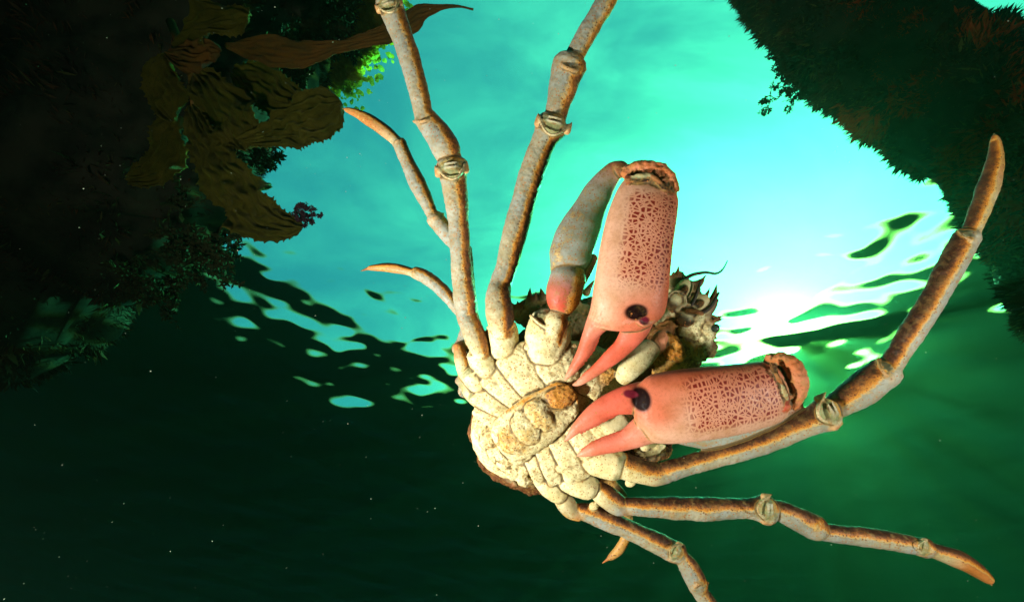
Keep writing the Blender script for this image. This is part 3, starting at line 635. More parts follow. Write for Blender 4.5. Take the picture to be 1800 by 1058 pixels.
# orange-brown dorsal staining with a ragged, dotted edge; also carries leg E's painted shade
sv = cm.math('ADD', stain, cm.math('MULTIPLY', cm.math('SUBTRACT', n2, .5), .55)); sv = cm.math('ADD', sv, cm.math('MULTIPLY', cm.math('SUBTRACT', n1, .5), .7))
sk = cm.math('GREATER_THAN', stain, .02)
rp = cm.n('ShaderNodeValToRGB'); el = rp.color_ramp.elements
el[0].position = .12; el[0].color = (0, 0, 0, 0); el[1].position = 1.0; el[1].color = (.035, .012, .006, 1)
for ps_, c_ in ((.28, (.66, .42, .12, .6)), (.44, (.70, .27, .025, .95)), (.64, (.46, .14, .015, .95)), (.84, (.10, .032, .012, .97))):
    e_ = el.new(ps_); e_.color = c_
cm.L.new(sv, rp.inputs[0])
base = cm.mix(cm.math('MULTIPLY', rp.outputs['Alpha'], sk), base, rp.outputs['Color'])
sfine = cm.math('MULTIPLY', cm.rng(n3, .54, .60), cm.math('MULTIPLY', sk, cm.rng(sv, .2, .6)))
base = cm.mix(cm.math('MULTIPLY', sfine, .8), base, (.10, .03, .012))
bl = cm.math('MULTIPLY', cm.rng(cm.noise(OB, 150, 4, .6), .52, .66), cm.math('MULTIPLY', speck, .75))
base = cm.mix(bl, base, (.34, .20, .07))
# small red-brown dots
vo = cm.n('ShaderNodeTexVoronoi'); cm.L.new(OB, vo.inputs['Vector']); vo.inputs['Scale'].default_value = 430
sel = cm.n('ShaderNodeSeparateColor'); cm.L.new(vo.outputs['Color'], sel.inputs[0])
dots = cm.math('MULTIPLY', cm.math('LESS_THAN', vo.outputs['Distance'], cm.math('ADD', .14, cm.math('MULTIPLY', sel.outputs[1], .22))),
               cm.math('LESS_THAN', sel.outputs[0], cm.math('MULTIPLY', speck, cm.rng(n1, .3, .62, .6, 2.2))))
base = cm.mix(cm.math('MULTIPLY', dots, .8), base, cm.mix(cm.rng(stain, .02, .3), (.40, .14, .035), (.10, .03, .012)))
# golden brown in the grooves, near black where they are deepest
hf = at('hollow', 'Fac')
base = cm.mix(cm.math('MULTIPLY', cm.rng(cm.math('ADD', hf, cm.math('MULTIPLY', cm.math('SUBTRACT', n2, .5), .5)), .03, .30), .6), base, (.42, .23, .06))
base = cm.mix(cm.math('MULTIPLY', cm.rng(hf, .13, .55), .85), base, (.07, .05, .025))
gp = cm.math('MULTIPLY', cm.rng(cm.noise(OB, 95, 5, .65), .50, .68), cm.math('MULTIPLY', sep.outputs[2], 1.1, None, True))
base = cm.mix(cm.math('MULTIPLY', gp, .62), base, (.46, .25, .06))
gp2 = cm.math('MULTIPLY', cm.rng(cm.noise(OB, 230, 4, .6), .58, .68), cm.math('MULTIPLY', sep.outputs[2], 1.3, None, True))
base = cm.mix(cm.math('MULTIPLY', gp2, .6), base, (.30, .12, .03))
ridge_ = cm.rng(at('hollow', 'Fac'), -.25, -.9)
base = cm.mix(cm.math('MULTIPLY', ridge_, cm.math('MULTIPLY', cm.rng(n2, .4, .6), .35)), base, (.50, .20, .06))
# palm: rosettes of short red-brown dashes
pv = at('palm', 'Vector'); ps = cm.n('ShaderNodeSeparateXYZ'); cm.L.new(pv, ps.inputs[0])
pc = cm.n('ShaderNodeCombineXYZ'); cm.L.new(ps.outputs[0], pc.inputs[0]); cm.L.new(cm.math('MULTIPLY', ps.outputs[1], .82), pc.inputs[1])
vr = cm.n('ShaderNodeTexVoronoi', voronoi_dimensions='2D'); cm.L.new(pc.outputs[0], vr.inputs['Vector']); vr.inputs['Scale'].default_value = .158; vr.inputs['Randomness'].default_value = .85
ve = cm.n('ShaderNodeTexVoronoi', voronoi_dimensions='2D', feature='DISTANCE_TO_EDGE'); cm.L.new(pc.outputs[0], ve.inputs['Vector']); ve.inputs['Scale'].default_value = .158; ve.inputs['Randomness'].default_value = .85
df = cm.n('ShaderNodeVectorMath', operation='SUBTRACT'); cm.L.new(pc.outputs[0], df.inputs[0]); cm.L.new(vr.outputs['Position'], df.inputs[1])
dfs = cm.n('ShaderNodeSeparateXYZ'); cm.L.new(df.outputs[0], dfs.inputs[0])
ang_ = cm.math('ARCTAN2', dfs.outputs[1], dfs.outputs[0])
vcs = cm.n('ShaderNodeSeparateColor'); cm.L.new(vr.outputs['Color'], vcs.inputs[0])
nsl = cm.math('ADD', 4.0, cm.math('FLOOR', cm.math('MULTIPLY', vcs.outputs[0], 4.0)))
fr_ = cm.math('FRACT', cm.math('ADD', cm.math('MULTIPLY', ang_, cm.math('MULTIPLY', nsl, .15915)), 7.0))
tri = cm.math('ABSOLUTE', cm.math('SUBTRACT', fr_, .5))                     # 0 mid-dash, .5 between dashes
rad_ = cm.n('ShaderNodeVectorMath', operation='LENGTH'); cm.L.new(df.outputs[0], rad_.inputs[0])
gapw = cm.math('MULTIPLY', cm.math('SUBTRACT', .5, tri), rad_.outputs['Value'])  # distance from the gap line
dash = cm.math('MULTIPLY', cm.rng(ve.outputs['Distance'], .09, .16), cm.rng(gapw, .31, .58))
dash = cm.math('MULTIPLY', dash, cm.rng(rad_.outputs['Value'], .55, .9))
dash = cm.math('MULTIPLY', dash, cm.rng(ps.outputs[2], .1, .9, 0, 1, False))
pn = cm.noise(pc.outputs[0], .25, 3, .5)
dash = cm.math('MULTIPLY', dash, cm.rng(cm.math('ADD', pn, cm.math('MULTIPLY', ps.outputs[2], .45)), .42, .62, .0, 1.0))
blush = cm.math('MULTIPLY', cm.rng(ps.outputs[2], .3, 1.0), .55)
base = cm.mix(blush, base, (.66, .22, .12))
base = cm.mix(cm.math('MULTIPLY', dash, .97), base, (.20, .012, .006))
cm.put(cm.b.inputs['Base Color'], base)
cm.put(cm.b.inputs['Roughness'], cm.rng(n2, .3, .7, .36, .62))
tl_ = cm.n('ShaderNodeSeparateColor'); cm.L.new(tone, tl_.inputs[0]); cm.put(cm.b.inputs['Specular IOR Level'], cm.rng(tl_.outputs[0], .02, .25, .04, .22))
cm.b.inputs['Subsurface Weight'].default_value = 0.0
hb = cm.math('ADD', cm.math('MULTIPLY', n2, .6), cm.math('MULTIPLY', n3, .35)); hb = cm.math('ADD', hb, cm.math('MULTIPLY', n1, 1.2)); hb = cm.math('SUBTRACT', hb, cm.math('MULTIPLY', dots, .25)); hb = cm.math('SUBTRACT', hb, cm.math('MULTIPLY', dash, .22))
ispalm = cm.math('GREATER_THAN', ps.outputs[2], .02)
bp = cm.bump(hb, .55, .0012)
cm.put(bp.inputs['Strength'], cm.math('MULTIPLY_ADD', sep.outputs[2], .9, .22))
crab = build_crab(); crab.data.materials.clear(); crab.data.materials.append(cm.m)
tag(crab, 'large pale crab with long jointed legs and red spotted claws over its cream belly', 'crab')

# eye stalk and antennae, children of the crab
def tube(name, pts, rad, mat, parent=None, n=8):
    vs = []; fs = []; m = len(pts)
    for i, p in enumerate(pts):
        t = (pts[min(m - 1, i + 1)] - pts[max(0, i - 1)]).normalized(); a = t.orthogonal().normalized(); b = t.cross(a)
        if i and prev is not None:
            a = (prev - t * prev.dot(t)).normalized(); b = t.cross(a)
        prev = a
        r = rad[i] if isinstance(rad, (list, tuple)) else rad
        for j in range(n):
            g_ = 2 * math.pi * j / n; vs.append(p + (a * math.cos(g_) + b * math.sin(g_)) * r)
    for i in range(m - 1):
        for j in range(n):
            q = i * n + j; z = i * n + (j + 1) % n; fs.append((q, z, z + n, q + n))
    fs.append(tuple(range(n))[::-1]); fs.append(tuple((m - 1) * n + j for j in range(n)))
    return mesh_obj(name, vs, fs, mat, parent)
def simple(name, c, rough=.6, c2=None, scale=300, bump=.4):
    m = NT(name); t = m.n('ShaderNodeTexCoord')
    q = m.noise(t.outputs['Object'], scale, 5)
    m.put(m.b.inputs['Base Color'], m.mix(m.rng(q, .35, .65), c, c2 or tuple(x * .6 for x in c)))
    m.b.inputs['Roughness'].default_value = rough
    m.bump(q, bump, .1 / scale)
    return m.m
DK = simple('dark_stalk', (.03, .035, .025), .35)
tube('eye', [P(1232, 584, .428), P(1240, 581, .427), P(1250, 578, .426), P(1256, 577, .426), P(1261, 577, .426), P(1264, 577.5, .426)], [.0030, .0034, .0036, .0046, .0042, .0018], DK, crab, 14)
AN = simple('antenna_brown', (.05, .025, .012), .7)
def hairy(pts, r0, r1, nh, hl, seed):
    rnd = random.Random(seed); m = 24; q = []
    A = [Vector(p) for p in pts]
    for i in range(m + 1):
        u = i / m * (len(A) - 1); k = min(int(u), len(A) - 2); q.append(cat(A[max(0, k - 1)], A[k], A[k + 1], A[min(len(A) - 1, k + 2)], u - k))
    o = tube('antenna', q, [r0 + (r1 - r0) * i / m for i in range(m + 1)], AN, crab, 8)
    bm = bmesh.new(); bm.from_mesh(o.data)
    for i in range(nh):
        p = q[rnd.randrange(1, m - 3)]; dr = Vector([rnd.gauss(0, 1) for _ in range(3)]).normalized()
        e = p + dr * hl * rnd.uniform(.4, 1); a = dr.orthogonal().normalized() * .00022; b = dr.cross(a)
        f = [bm.verts.new(x) for x in (p + a, p - a * .5 + b, p - a * .5 - b, e)]
        for t in ((0, 1, 3), (1, 2, 3), (2, 0, 3), (2, 1, 0)): bm.faces.new([f[z] for z in t])
    bm.to_mesh(o.data); bm.free()
hairy([P(1194, 498, .425), P(1215, 484, .424), P(1240, 479, .423), P(1258, 481, .422), P(1270, 474, .421), P(1279, 458, .42)], .0022, .0005, 60, .004, 1)
hairy([P(1226, 550, .417), P(1240, 546, .416), P(1252, 535, .415), P(1258, 524, .415), P(1264, 514, .415)], .0026, .0010, 30, .003, 2)
hairy([P(1214, 538, .412), P(1222, 522, .411), P(1228, 505, .411), P(1231, 494, .411)], .0022, .0010, 20, .002, 3)

# ------------------------------------------------------------------ growth-covered rock and pillar
def growth_mat(name, a, b, trans=0.25):
    m = NT(name); t = m.n('ShaderNodeTexCoord'); at_ = m.n('ShaderNodeAttribute', attribute_name='tint')
    q = m.noise(t.outputs['Object'], 9, 5, .6)
    base = m.mix(m.rng(q, .35, .65), a, b)
    base = m.mix(at_.outputs['Alpha'], base, at_.outputs['Color'])
    m.put(m.b.inputs['Base Color'], base); m.b.inputs['Roughness'].default_value = .8; m.b.inputs['Specular IOR Level'].default_value = .15
    if trans:
        tl = m.n('ShaderNodeBsdfTranslucent'); m.put(tl.inputs['Color'], base)
        mx = m.n('ShaderNodeMixShader'); mx.inputs[0].default_value = trans
        m.L.new(m.b.outputs[0], mx.inputs[1]); m.L.new(tl.outputs[0], mx.inputs[2]); m.L.new(mx.outputs[0], m.out.inputs['Surface'])
    return m.m
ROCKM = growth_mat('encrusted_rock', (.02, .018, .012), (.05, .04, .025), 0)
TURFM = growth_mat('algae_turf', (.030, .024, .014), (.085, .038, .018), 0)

def lumpy_tube(pts, rads, nu=90, step=.03, amp=.10, seed=0):
    A = [Vector(p) for p in pts]; vs = []; fs = []; rows = 0; prev = None
    seq = []
    for i in range(len(A) - 1):
        m = max(2, int((A[i + 1] - A[i]).length / step))
        for j in range(m):
            t = j / m; a, b, c, d = A[max(0, i - 1)], A[i], A[i + 1], A[min(len(A) - 1, i + 2)]
            seq.append((cat(a, b, c, d, t), cat(rads[max(0, i - 1)], rads[i], rads[i + 1], rads[min(len(A) - 1, i + 2)], t)))
    seq.append((A[-1], rads[-1]))
    for i, (p, r) in enumerate(seq):
        t = (seq[min(len(seq) - 1, i + 1)][0] - seq[max(0, i - 1)][0]).normalized()
        a = t.orthogonal().normalized() if prev is None else (prev - t * prev.dot(t)).normalized()
        prev = a; b = t.cross(a)
        for j in range(nu):
            g_ = 2 * math.pi * j / nu; o = a * math.cos(g_) + b * math.sin(g_); q = p + o * r
            k = r * amp * (2.0 * noise.noise(q * 2.2 + Vector((seed, 0, 0))) + 1.1 * noise.noise(q * 6 + Vector((0, seed, 0))) + .6 * noise.noise(q * 16))
            vs.append(q + o * k)
    m = len(seq)
    for i in range(m - 1):
        for j in range(nu):
            a_ = i * nu + j; b_ = i * nu + (j + 1) % nu; fs.append((a_, b_, b_ + nu, a_ + nu))
    fs.append(tuple(range(nu))[::-1]); fs.append(tuple((m - 1) * nu + j for j in range(nu)))
    return vs, fs
def set_tint(me, cols):
    a = me.attributes.new('tint', 'FLOAT_COLOR', 'POINT'); a.data.foreach_set('color', np.array(cols, dtype=np.float32).ravel())
def turf(parent, vs, fs, count, name, lmin, lmax, seed, near, colf=None):
    """strands and little leaves growing out of the surface where the lens could see it"""
    rnd = random.Random(seed); V = []; Fc = []; C = []
    quads = [f for f in fs if len(f) == 4]; cand = []; wts = []
    for f in quads:
        c = (vs[f[0]] + vs[f[1]] + vs[f[2]] + vs[f[3]]) / 4
        if c.dot(Fv) < .3: continue
        k = FPX / c.dot(Fv); px = 900 + c.dot(Rv) * k; py = 529 - c.dot(Uv) * k
        if not (-250 < px < 2050 and -250 < py < 1300): continue
        nrm = (vs[f[1]] - vs[f[0]]).cross(vs[f[3]] - vs[f[0]]).normalized()
        fac = -nrm.dot(c.normalized())
        if fac < -.45: continue
        cand.append((f, nrm)); wts.append((vs[f[1]] - vs[f[0]]).length * (vs[f[3]] - vs[f[0]]).length * (1.0 if fac > .35 else 2.2))
    for f, nrm in rnd.choices(cand, wts, k=count):
        u, v = rnd.random(), rnd.random()
        p = vs[f[0]].lerp(vs[f[1]], u).lerp(vs[f[3]].lerp(vs[f[2]], u), v)
        n0 = noise.noise(p * 5 + Vector((seed, 3, 1))); L_ = rnd.uniform(lmin, lmax) * (1 + 1.6 * max(-.5, n0 * 1.6 + .8 * noise.noise(p * 17)))
        d = (nrm + Vector((rnd.gauss(0, .42), rnd.gauss(0, .42), rnd.gauss(0, .42)))).normalized()
        s = d.orthogonal().normalized(); s = (Matrix.Rotation(rnd.uniform(0, 6.28), 3, d) @ s); w_ = L_ * rnd.choice((.03, .045, .07, .13))
        bend = s.cross(d) * L_ * rnd.uniform(-.35, .35)
        col = colf(p, rnd) if colf else (0, 0, 0, 0)
        i0 = len(V)
        V += [p - s * w_ * .4, p + s * w_ * .4, p + d * L_ * .5 + s * w_ + bend * .4, p + d * L_ * .5 - s * w_ + bend * .4, p + d * L_ + bend]
        Fc += [(i0, i0 + 1, i0 + 2, i0 + 3), (i0 + 3, i0 + 2, i0 + 4)]; C += [col] * 5
        if rnd.random() < .5:
            q = p + d * L_ * .55 + bend * .4; e = (d + s * rnd.choice((-1.2, 1.2))).normalized() * L_ * .45; i0 = len(V); b = e.cross(d).normalized() * w_ * .5
            V += [q - b, q + b, q + e]; Fc += [(i0, i0 + 1, i0 + 2)]; C += [col] * 3
    o = mesh_obj(name, V, Fc, TURFM, parent, smooth=False); set_tint(o.data, C); tag(o, kind='stuff'); return o

def pix(p):
    k = FPX / p.dot(Fv); return 900 + p.dot(Rv) * k, 529 - p.dot(Uv) * k
def red_patches(p, rnd):
    x, y = pix(p)
    a = noise.noise(p * 7 + Vector((4, 4, 4))) + .35 * noise.noise(p * 22)
    if x > 1480 and y < 460 and a > .05 and rnd.random() < .8:
        return (rnd.uniform(.35, .65), rnd.uniform(.04, .10), .015, .95)
    if rnd.random() < .10: return (.18, .15, .04, .8)
    return (0, 0, 0, 0)

# the pillar, upper right: leans down from the surface past the lens
pa = [P(1245, -225, 2.10), P(1388, -118, 1.92), P(1488, 8, 1.75), P(1622, 128, 1.60), P(1762, 246, 1.46), P(1888, 368, 1.34), P(2045, 530, 1.22)]
dn = (pa[-1] - pa[-2]).normalized(); dn = (dn + Vector((0.3, 0.15, -1.6))).normalized(); pa.append(pa[-1] + dn * 1.0); dn = Vector((.15, .1, -1)).normalized(); pa.append(pa[-2] + dn * 3.0); pa.append(pa[-1] + dn * 3.2)
pa = [Vector(p) for p in pa]
ra = [.32, .275, .232, .215, .222, .235, .25, .34, .5, .6]
vs, fs = lumpy_tube(pa, ra, 130, .028, .125, 5)
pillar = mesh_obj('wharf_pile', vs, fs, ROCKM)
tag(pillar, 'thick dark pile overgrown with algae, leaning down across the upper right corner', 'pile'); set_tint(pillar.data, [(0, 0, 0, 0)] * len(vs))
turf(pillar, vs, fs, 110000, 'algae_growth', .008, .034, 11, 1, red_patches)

# the reef on the left
def brown_patches(p, rnd):
    if rnd.random() < .07: return (.10, .10, .03, .8)
    a = noise.noise(p * 6 + Vector((1, 7, 4)))
    if a > .35: return (.12, .045, .015, .7)
    return (0, 0, 0, 0)
reef_vs, reef_fs = [], []
def add_part(vs, fs):
    k = len(reef_vs); reef_vs.extend(vs); reef_fs.extend([tuple(i + k for i in f) for f in fs])
add_part(*lumpy_tube([P(470, -260, 2.25), P(430, -60, 2.05), P(350, 70, 1.85), P(255, 210, 1.72), P(215, 330, 1.66), P(205, 400, 1.66), P(225, 470, 1.66), P(240, 530, 1.66)], [.62, .50, .42, .40, .36, .32, .22, .08], 110, .035, .10, 21))
add_part(*lumpy_tube([P(300, -300, 2.2), P(120, 0, 2.0), P(-20, 180, 1.85), P(0, 300, 1.8), P(20, 430, 1.8), P(-380, 620, 1.9), P(-380, 620, 1.9) + Vector((-.5, 0, -3)), P(-380, 620, 1.9) + Vector((-.6, 0, -7))], [.8, .70, .62, .55, .50, .55, .9, 1.3], 90, .06, .10, 31))
add_part(*lumpy_tube([P(560, -130, 2.10), P(540, -20, 1.98), P(520, 40, 1.9), P(500, 62, 1.87)], [.28, .23, .15, .05], 80, .03, .12, 41))
add_part(*lumpy_tube([P(40, 330, 1.85), P(60, 420, 1.8), P(95, 500, 1.78), P(130, 560, 1.78)], [.34, .34, .28, .08], 70, .04, .10, 51))
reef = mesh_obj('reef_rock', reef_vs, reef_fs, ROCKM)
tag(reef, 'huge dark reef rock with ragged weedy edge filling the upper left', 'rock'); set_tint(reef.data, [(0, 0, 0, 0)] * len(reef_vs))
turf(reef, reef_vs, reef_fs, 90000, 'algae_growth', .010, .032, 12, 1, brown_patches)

# ------------------------------------------------------------------ kelp
def kelp_mat(name, a, b, ripple=1.0):
    m = NT(name); t = m.n('ShaderNodeTexCoord'); at_ = m.n('ShaderNodeAttribute', attribute_name='blade_uv')
    q = m.noise(t.outputs['Object'], 22, 6, .6)
    base = m.mix(m.rng(q, .3, .7), a, b)
    vv = m.noise(t.outputs['Object'], 240, 3, .5); base = m.mix(m.math('MULTIPLY', m.rng(vv, .55, .7), .5), base, tuple(x * .5 for x in a))
    m.put(m.b.inputs['Base Color'], base); m.b.inputs['Roughness'].default_value = .45; m.b.inputs['Specular IOR Level'].default_value = .2
    # wavy corrugations running along the blade
    mp_ = m.n('ShaderNodeMapping'); m.L.new(at_.outputs['Vector'], mp_.inputs['Vector']); mp_.inputs['Scale'].default_value = (5, 26, 1)
    w_ = m.n('ShaderNodeTexNoise'); m.L.new(mp_.outputs[0], w_.inputs['Vector']); w_.inputs['Scale'].default_value = 14; w_.inputs['Detail'].default_value = 2; w_.inputs['Distortion'].default_value = .6
    m.bump(m.math('ADD', m.math('MULTIPLY', w_.outputs['Fac'], ripple), m.math('MULTIPLY', vv, .1)), 1.0, .022)
    tl = m.n('ShaderNodeBsdfTranslucent'); m.put(tl.inputs['Color'], m.mix(1.0, base, (.8, .7, .2), 'MULTIPLY'))
    mx = m.n('ShaderNodeMixShader'); mx.inputs[0].default_value = .3
    m.L.new(m.b.outputs[0], mx.inputs[1]); m.L.new(tl.outputs[0], mx.inputs[2]); m.L.new(mx.outputs[0], m.out.inputs['Surface'])
    return m.m
KM = kelp_mat('kelp_olive', (.16, .145, .018), (.27, .22, .028)); KB = kelp_mat('kelp_brown', (.26, .11, .02), (.15, .09, .02), .25)
kelp = empty('kelp', P(340, 110, 1.12))
tag(kelp, 'olive kelp with wrinkled toothed blades and one long smooth frond, on the dark reef', 'kelp')
def blade(st, mat, teeth=True, seed=0, wr=.0065, curl=.045, label=None):
    """leaf swept through (px, py, d, halfwidth_px): wrinkled sheet with toothed margins and real thickness"""
    A = np.array(st, float); rows = []
    for i in range(len(A) - 1):
        m = max(3, int(math.hypot(*(A[i + 1] - A[i])[:2]) / 2.0))
        for j in range(m): rows.append(cat(A[max(0, i - 1)], A[i], A[i + 1], A[min(len(A) - 1, i + 2)], j / m))
    rows.append(A[-1]); nv = 44; V = []; Fc = []; UV = []; rnd = random.Random(seed); arc = 0
    tl_, tr_ = rnd.uniform(7, 12), rnd.uniform(7, 12); al = ar = 0
    for i, r in enumerate(rows):
        a = rows[max(0, i - 1)]; b = rows[min(len(rows) - 1, i + 1)]; tx, ty = b[0] - a[0], b[1] - a[1]; mm = math.hypot(tx, ty) or 1; nx, ny = ty / mm, -tx / mm
        ds = math.hypot(r[0] - rows[i - 1][0], r[1] - rows[i - 1][1]) if i else 0; arc += ds
        h = max(.6, r[3]); w0 = noise.noise(Vector((arc * .03, seed, 0))) * .18 + noise.noise(Vector((arc * .09, seed, 5))) * .08
        w1 = noise.noise(Vector((arc * .03, seed, 9))) * .18 + noise.noise(Vector((arc * .09, seed, 7))) * .08
        tth = 0
        if teeth:
            al = (arc % tl_) / tl_; ar = ((arc + 4) % tr_) / tr_
        for j in range(nv + 1):
            v = j / nv * 2 - 1
            e = h * (1 + (w0 if v < 0 else w1)) * abs(v)
            if teeth:
                ph = al if v < 0 else ar; tooth = max(0, 1 - abs(ph - .75) * 5) if ph < .95 else 0
                e += max(0, abs(v) - .88) / .12 * tooth * min(6, h * .3)
            x = r[0] + nx * e * (1 if v > 0 else -1); y = r[1] + ny * e * (1 if v > 0 else -1)
            q = P(x, y, r[2])
            wri = wr * math.sin(v * 16 + 4 * noise.noise(Vector((arc * .05, v * 2, seed))) + arc * .05) * min(1, h / 15) + curl * r[2] * (v * v) * noise.noise(Vector((arc * .02, 3, seed))) * h / 30 + curl * .3 * noise.noise(Vector((arc * .04, v * 3, seed)))
            V.append(q + Fv * wri); UV.append((arc * .01, v * h * .01, seed))
    n_ = nv + 1
    for i in range(len(rows) - 1):
        for j in range(nv): a = i * n_ + j; Fc.append((a, a + 1, a + n_ + 1, a + n_))
    o = mesh_obj('blade', V, Fc, mat, kelp); at_ = o.data.attributes.new('blade_uv', 'FLOAT_VECTOR', 'POINT'); at_.data.foreach_set('vector', np.array(UV, dtype=np.float32).ravel())
    o.matrix_parent_inverse = Matrix.Translation(-kelp.location)
    md = o.modifiers.new('thickness', 'SOLIDIFY'); md.thickness = .0016; md.offset = 0
    if label: o['label'] = label
    return o
blade([(392, 262, 1.06, 7), (430, 250, 1.04, 10), (468, 240, 1.02, 20), (505, 222, 1.0, 38), (540, 207, .99, 46), (570, 195, .985, 44), (590, 185, .98, 30), (600, 180, .98, 8)], KM, seed=1)
blade([(338, 185, 1.10, 8), (350, 225, 1.06, 22), (378, 285, 1.03, 38), (412, 335, 1.0, 44), (442, 372, .99, 44), (478, 392, .98, 32), (512, 398, .98, 20), (532, 400, .98, 5)], KM, seed=2)
blade([(345, 130, 1.10, 12), (375, 165, 1.07, 36), (405, 205, 1.05, 44), (428, 240, 1.04, 32), (432, 264, 1.04, 10)], KM, seed=3)
blade([(410, 125, 1.16, 12), (445, 140, 1.14, 34), (485, 165, 1.12, 36), (520, 190, 1.11, 24), (540, 205, 1.1, 6)], KM, seed=4)
blade([(305, 82, 1.12, 6), (335, 60, 1.09, 26), (380, 38, 1.07, 30), (418, 26, 1.06, 24), (438, 28, 1.06, 8)], KM, seed=5)
blade([(293, 95, 1.11, 5), (320, 100, 1.09, 24), (345, 98, 1.09, 28), (372, 90, 1.09, 18), (388, 92, 1.1, 4)], KB, teeth=False, seed=6)
blade([(292, 95, 1.12, 5), (285, 130, 1.10, 26), (290, 170, 1.09, 36), (300, 200, 1.09, 20), (306, 214, 1.09, 4)], KM, seed=7)
blade([(318, 205, 1.14, 8), (300, 235, 1.12, 30), (285, 275, 1.11, 34), (262, 305, 1.11, 26), (225, 318, 1.12, 8)], KM, seed=8)
blade([(395, 80, 1.14, 4), (440, 84, 1.12, 20), (490, 92, 1.1, 27), (545, 95, 1.08, 22), (590, 84, 1.06, 12), (645, 70, 1.04, 13), (700, 50, 1.02, 21), (738, 26, 1.01, 16), (778, 13, 1.0, 5), (800, 11, 1.0, 2.5), (832, 17, 1.0, 1.2)], KB, teeth=False, seed=9, wr=.001, curl=.02, label='long smooth pointed frond')
o = tube('stipe', [P(300, 40, 1.25), P(315, 75, 1.15), P(335, 110, 1.12), P(338, 150, 1.11), P(340, 195, 1.10)], [.012, .011, .010, .008, .005], KB, kelp, 12); o.matrix_parent_inverse = Matrix.Translation(-kelp.location)

# ------------------------------------------------------------------ bushy branching seaweeds on the reef and pile
SWM = growth_mat('bushy_weed', (.030, .040, .014), (.05, .05, .018), .3)
def seaweed(name, base, tips, seed, leaf, label, mat, dens=26, group=None, thick=.0022, droop=.1):
    rnd = random.Random(seed); root = Vector(base); V = []; Fc = []
    def stick(a, b, r0, r1):
        t = (b - a).normalized(); s = t.orthogonal().normalized(); u = t.cross(s); k = len(V)
        for p, r in ((a, r0), (b, r1)):
            for j in range(5): V.append(p + (s * math.cos(j * 1.2566) + u * math.sin(j * 1.2566)) * r)
        for j in range(5): Fc.append((k + j, k + (j + 1) % 5, k + 5 + (j + 1) % 5, k + 5 + j))
        Fc.append(tuple(k + 5 + j for j in range(5)))
    def leaflet(p, d, L_):
        s = d.orthogonal().normalized(); s = Matrix.Rotation(rnd.uniform(0, 6.28), 3, d) @ s; u = s.cross(d) * L_ * .08; k = len(V)
        V.extend([p, p + d * L_ * .5 + s * L_ * .24 + u, p + d * L_, p + d * L_ * .5 - s * L_ * .24 + u, p + d * L_ * .5 - u * 2])
        Fc.extend([(k, k + 1, k + 4), (k + 1, k + 2, k + 4), (k + 2, k + 3, k + 4), (k + 3, k, k + 4), (k, k + 3, k + 1), (k + 1, k + 3, k + 2)])
    def branch(a, b, r, lev):
        L_ = (b - a).length; m = 8; pts = [a]; off = Vector((rnd.gauss(0, 1), rnd.gauss(0, 1), rnd.gauss(0, 1))) * L_ * droop
        for i in range(1, m + 1):
            t = i / m; pts.append(a.lerp(b, t) + off * math.sin(t * math.pi) + Vector((rnd.gauss(0, 1), rnd.gauss(0, 1), rnd.gauss(0, 1))) * L_ * .02)
        for i in range(m): stick(pts[i], pts[i + 1], r * (1 - i / m * .6), r * (1 - (i + 1) / m * .6))
        for i in range(int(dens * (1 if lev == 0 else .7))):
            t = rnd.uniform(.15, 1) * m; k = min(int(t), m - 1); p = pts[k].lerp(pts[k + 1], t - k)
            d = ((b - a).normalized() * .5 + Vector((rnd.gauss(0, 1), rnd.gauss(0, 1), rnd.gauss(0, 1))) * .6).normalized()
            leaflet(p, d, leaf * rnd.uniform(.6, 1.3))
        if lev < 2:
            for i in range(4 if lev == 0 else 3):
                t = rnd.uniform(.3, .9) * m; k = min(int(t), m - 1); p = pts[k]
                d = ((b - a).normalized() + Vector((rnd.gauss(0, 1), rnd.gauss(0, 1), rnd.gauss(0, 1))) * .55).normalized()
                branch(p, p + d * L_ * rnd.uniform(.25, .45), r * .6, lev + 1)
    for tp in tips: branch(root, Vector(tp), thick, 0)
    o = mesh_obj(name, [v - root for v in V], Fc, mat, smooth=False); o.location = root; set_tint(o.data, [(0, 0, 0, 0)] * len(V))
    tag(o, label, 'seaweed', group); return o
seaweed('seaweed', P(300, 400, 1.35), [P(425, 452, 1.28), P(412, 398, 1.28), P(392, 350, 1.3), P(380, 478, 1.3), P(340, 490, 1.32), P(350, 440, 1.3), P(400, 425, 1.28)], 3, .018, 'dark bushy branching seaweed pointing right from the lower edge of the reef', SWM)
seaweed('seaweed', P(240, 450, 1.4), [P(290, 548, 1.35), P(262, 520, 1.36), P(325, 500, 1.36), P(300, 520, 1.36), P(200, 540, 1.4), P(345, 470, 1.38)], 4, .018, 'dark drooping seaweed at the lowest tip of the reef', SWM)
seaweed('seaweed', P(420, 270, 1.3), [P(492, 264, 1.24), P(478, 300, 1.24), P(470, 285, 1.25), P(455, 245, 1.26)], 5, .014, 'small dark seaweed peeping out right between the two toothed kelp blades', SWM)
seaweed('seaweed', P(470, 100, 1.6), [P(555, 70, 1.6), P(540, 120, 1.6), P(520, 140, 1.62), P(600, 50, 1.62), P(580, 95, 1.6), P(500, 150, 1.6), P(470, 165, 1.58), P(620, 20, 1.65)], 6, .022, 'dark tangled seaweed on the reef edge behind the long smooth frond', SWM, dens=40)
RDW = growth_mat('fine_red_weed', (.05, .022, .03), (.07, .03, .04), .35)
seaweed('seaweed_tuft', P(512, 374, .985), [P(545, 365, .98), P(552, 378, .98), P(540, 358, .98), P(535, 388, .98), P(530, 362, .98), P(548, 385, .98)], 7, .006, 'fine feathery tuft growing near the tip of the lower kelp blade', RDW, dens=34, thick=.0008)
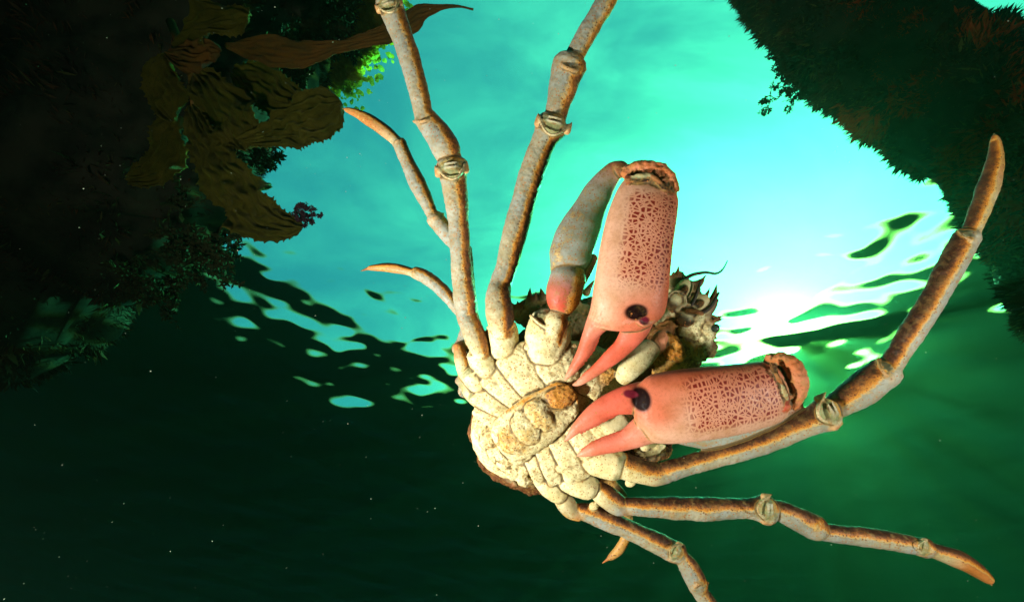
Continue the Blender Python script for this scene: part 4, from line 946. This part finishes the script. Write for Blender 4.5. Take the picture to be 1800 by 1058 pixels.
seaweed('seaweed_tuft', P(1428, 105, 1.60), [P(1358, 140, 1.6), P(1365, 150, 1.6), P(1380, 154, 1.6), P(1395, 145, 1.6), P(1356, 125, 1.6)], 8, .009, 'curling wispy tuft hanging from the left edge of the overgrown pile', SWM, dens=60, thick=.0022, droop=.25)

# ------------------------------------------------------------------ floating weed at the surface, sunlit from above
def weed_mat():
    m = NT('sunlit_weed'); t = m.n('ShaderNodeTexCoord'); q = m.noise(t.outputs['Object'], 7, 6, .65)
    c = m.mix(m.rng(q, .35, .65), (.80, .60, .08), (.55, .42, .05))
    m.put(m.b.inputs['Base Color'], c); m.b.inputs['Roughness'].default_value = .7
    tl = m.n('ShaderNodeBsdfTranslucent'); m.put(tl.inputs['Color'], c)
    mx = m.n('ShaderNodeMixShader'); mx.inputs[0].default_value = .85
    m.L.new(m.b.outputs[0], mx.inputs[1]); m.L.new(tl.outputs[0], mx.inputs[2]); m.L.new(mx.outputs[0], m.out.inputs['Surface'])
    return m.m
def on_plane(px, py, z):
    r = P(px, py, 1); return r * (z / r.z)
def floating_weed(pts, wd, seed, label, z=SURF - .10):
    rnd = random.Random(seed); V = []; Fc = []; A = [on_plane(x, y, z) for x, y in pts]
    for i in range(5000):
        u = rnd.random() * (len(A) - 1); k = min(int(u), len(A) - 2); c = cat(A[max(0, k - 1)], A[k], A[k + 1], A[min(len(A) - 1, k + 2)], u - k)
        w_ = wd * (1 + .8 * noise.noise(c * 5)) * math.sin(max(.15, min(1, u / (len(A) - 1))) * 2.6)
        c = c + Vector((rnd.gauss(0, .5) * w_, rnd.gauss(0, .5) * w_, rnd.uniform(-.02, .03)))
        r = rnd.uniform(.006, .022); k = len(V); n_ = 7; tl_ = Vector((rnd.gauss(0, .25), rnd.gauss(0, .25), 1)).normalized(); a = tl_.orthogonal().normalized(); b = tl_.cross(a)
        V.append(c)
        for j in range(n_): g_ = 6.283 * j / n_; V.append(c + (a * math.cos(g_) + b * math.sin(g_)) * r * rnd.uniform(.6, 1.2) - tl_ * .004)
        for j in range(n_): Fc.append((k, k + 1 + j, k + 1 + (j + 1) % n_))
    o = mesh_obj('floating_weed', V, Fc, weed_mat(), smooth=False); tag(o, label, 'seaweed'); return o
floating_weed([(480, 175), (520, 155), (560, 135), (595, 108), (625, 70), (650, 35), (675, 0)], .15, 2, 'sunlit yellow green weed drifting at the water surface behind the long frond')

# ------------------------------------------------------------------ specks drifting in the water
def specks():
    rnd = random.Random(5); V = []; Fc = []
    for i in range(1500):
        d = .30 + 2.0 * rnd.random() ** 1.3; c = P(rnd.uniform(-60, 1860), rnd.uniform(-60, 1120), d)
        r = rnd.choice((.00022, .0003, .0003, .00045, .0007)) * (0.5 + d * .9); k = len(V)
        for s in ((1, 0, 0), (-1, 0, 0), (0, 1, 0), (0, -1, 0), (0, 0, 1), (0, 0, -1)): V.append(c + Vector(s) * r * rnd.uniform(.6, 1.3))
        for a, b, e in ((0, 2, 4), (2, 1, 4), (1, 3, 4), (3, 0, 4), (2, 0, 5), (1, 2, 5), (3, 1, 5), (0, 3, 5)): Fc.append((k + a, k + b, k + e))
    o = mesh_obj('drifting_specks', V, Fc, simple('speck', (.35, .4, .28), .8), smooth=False); tag(o, kind='stuff')
specks()
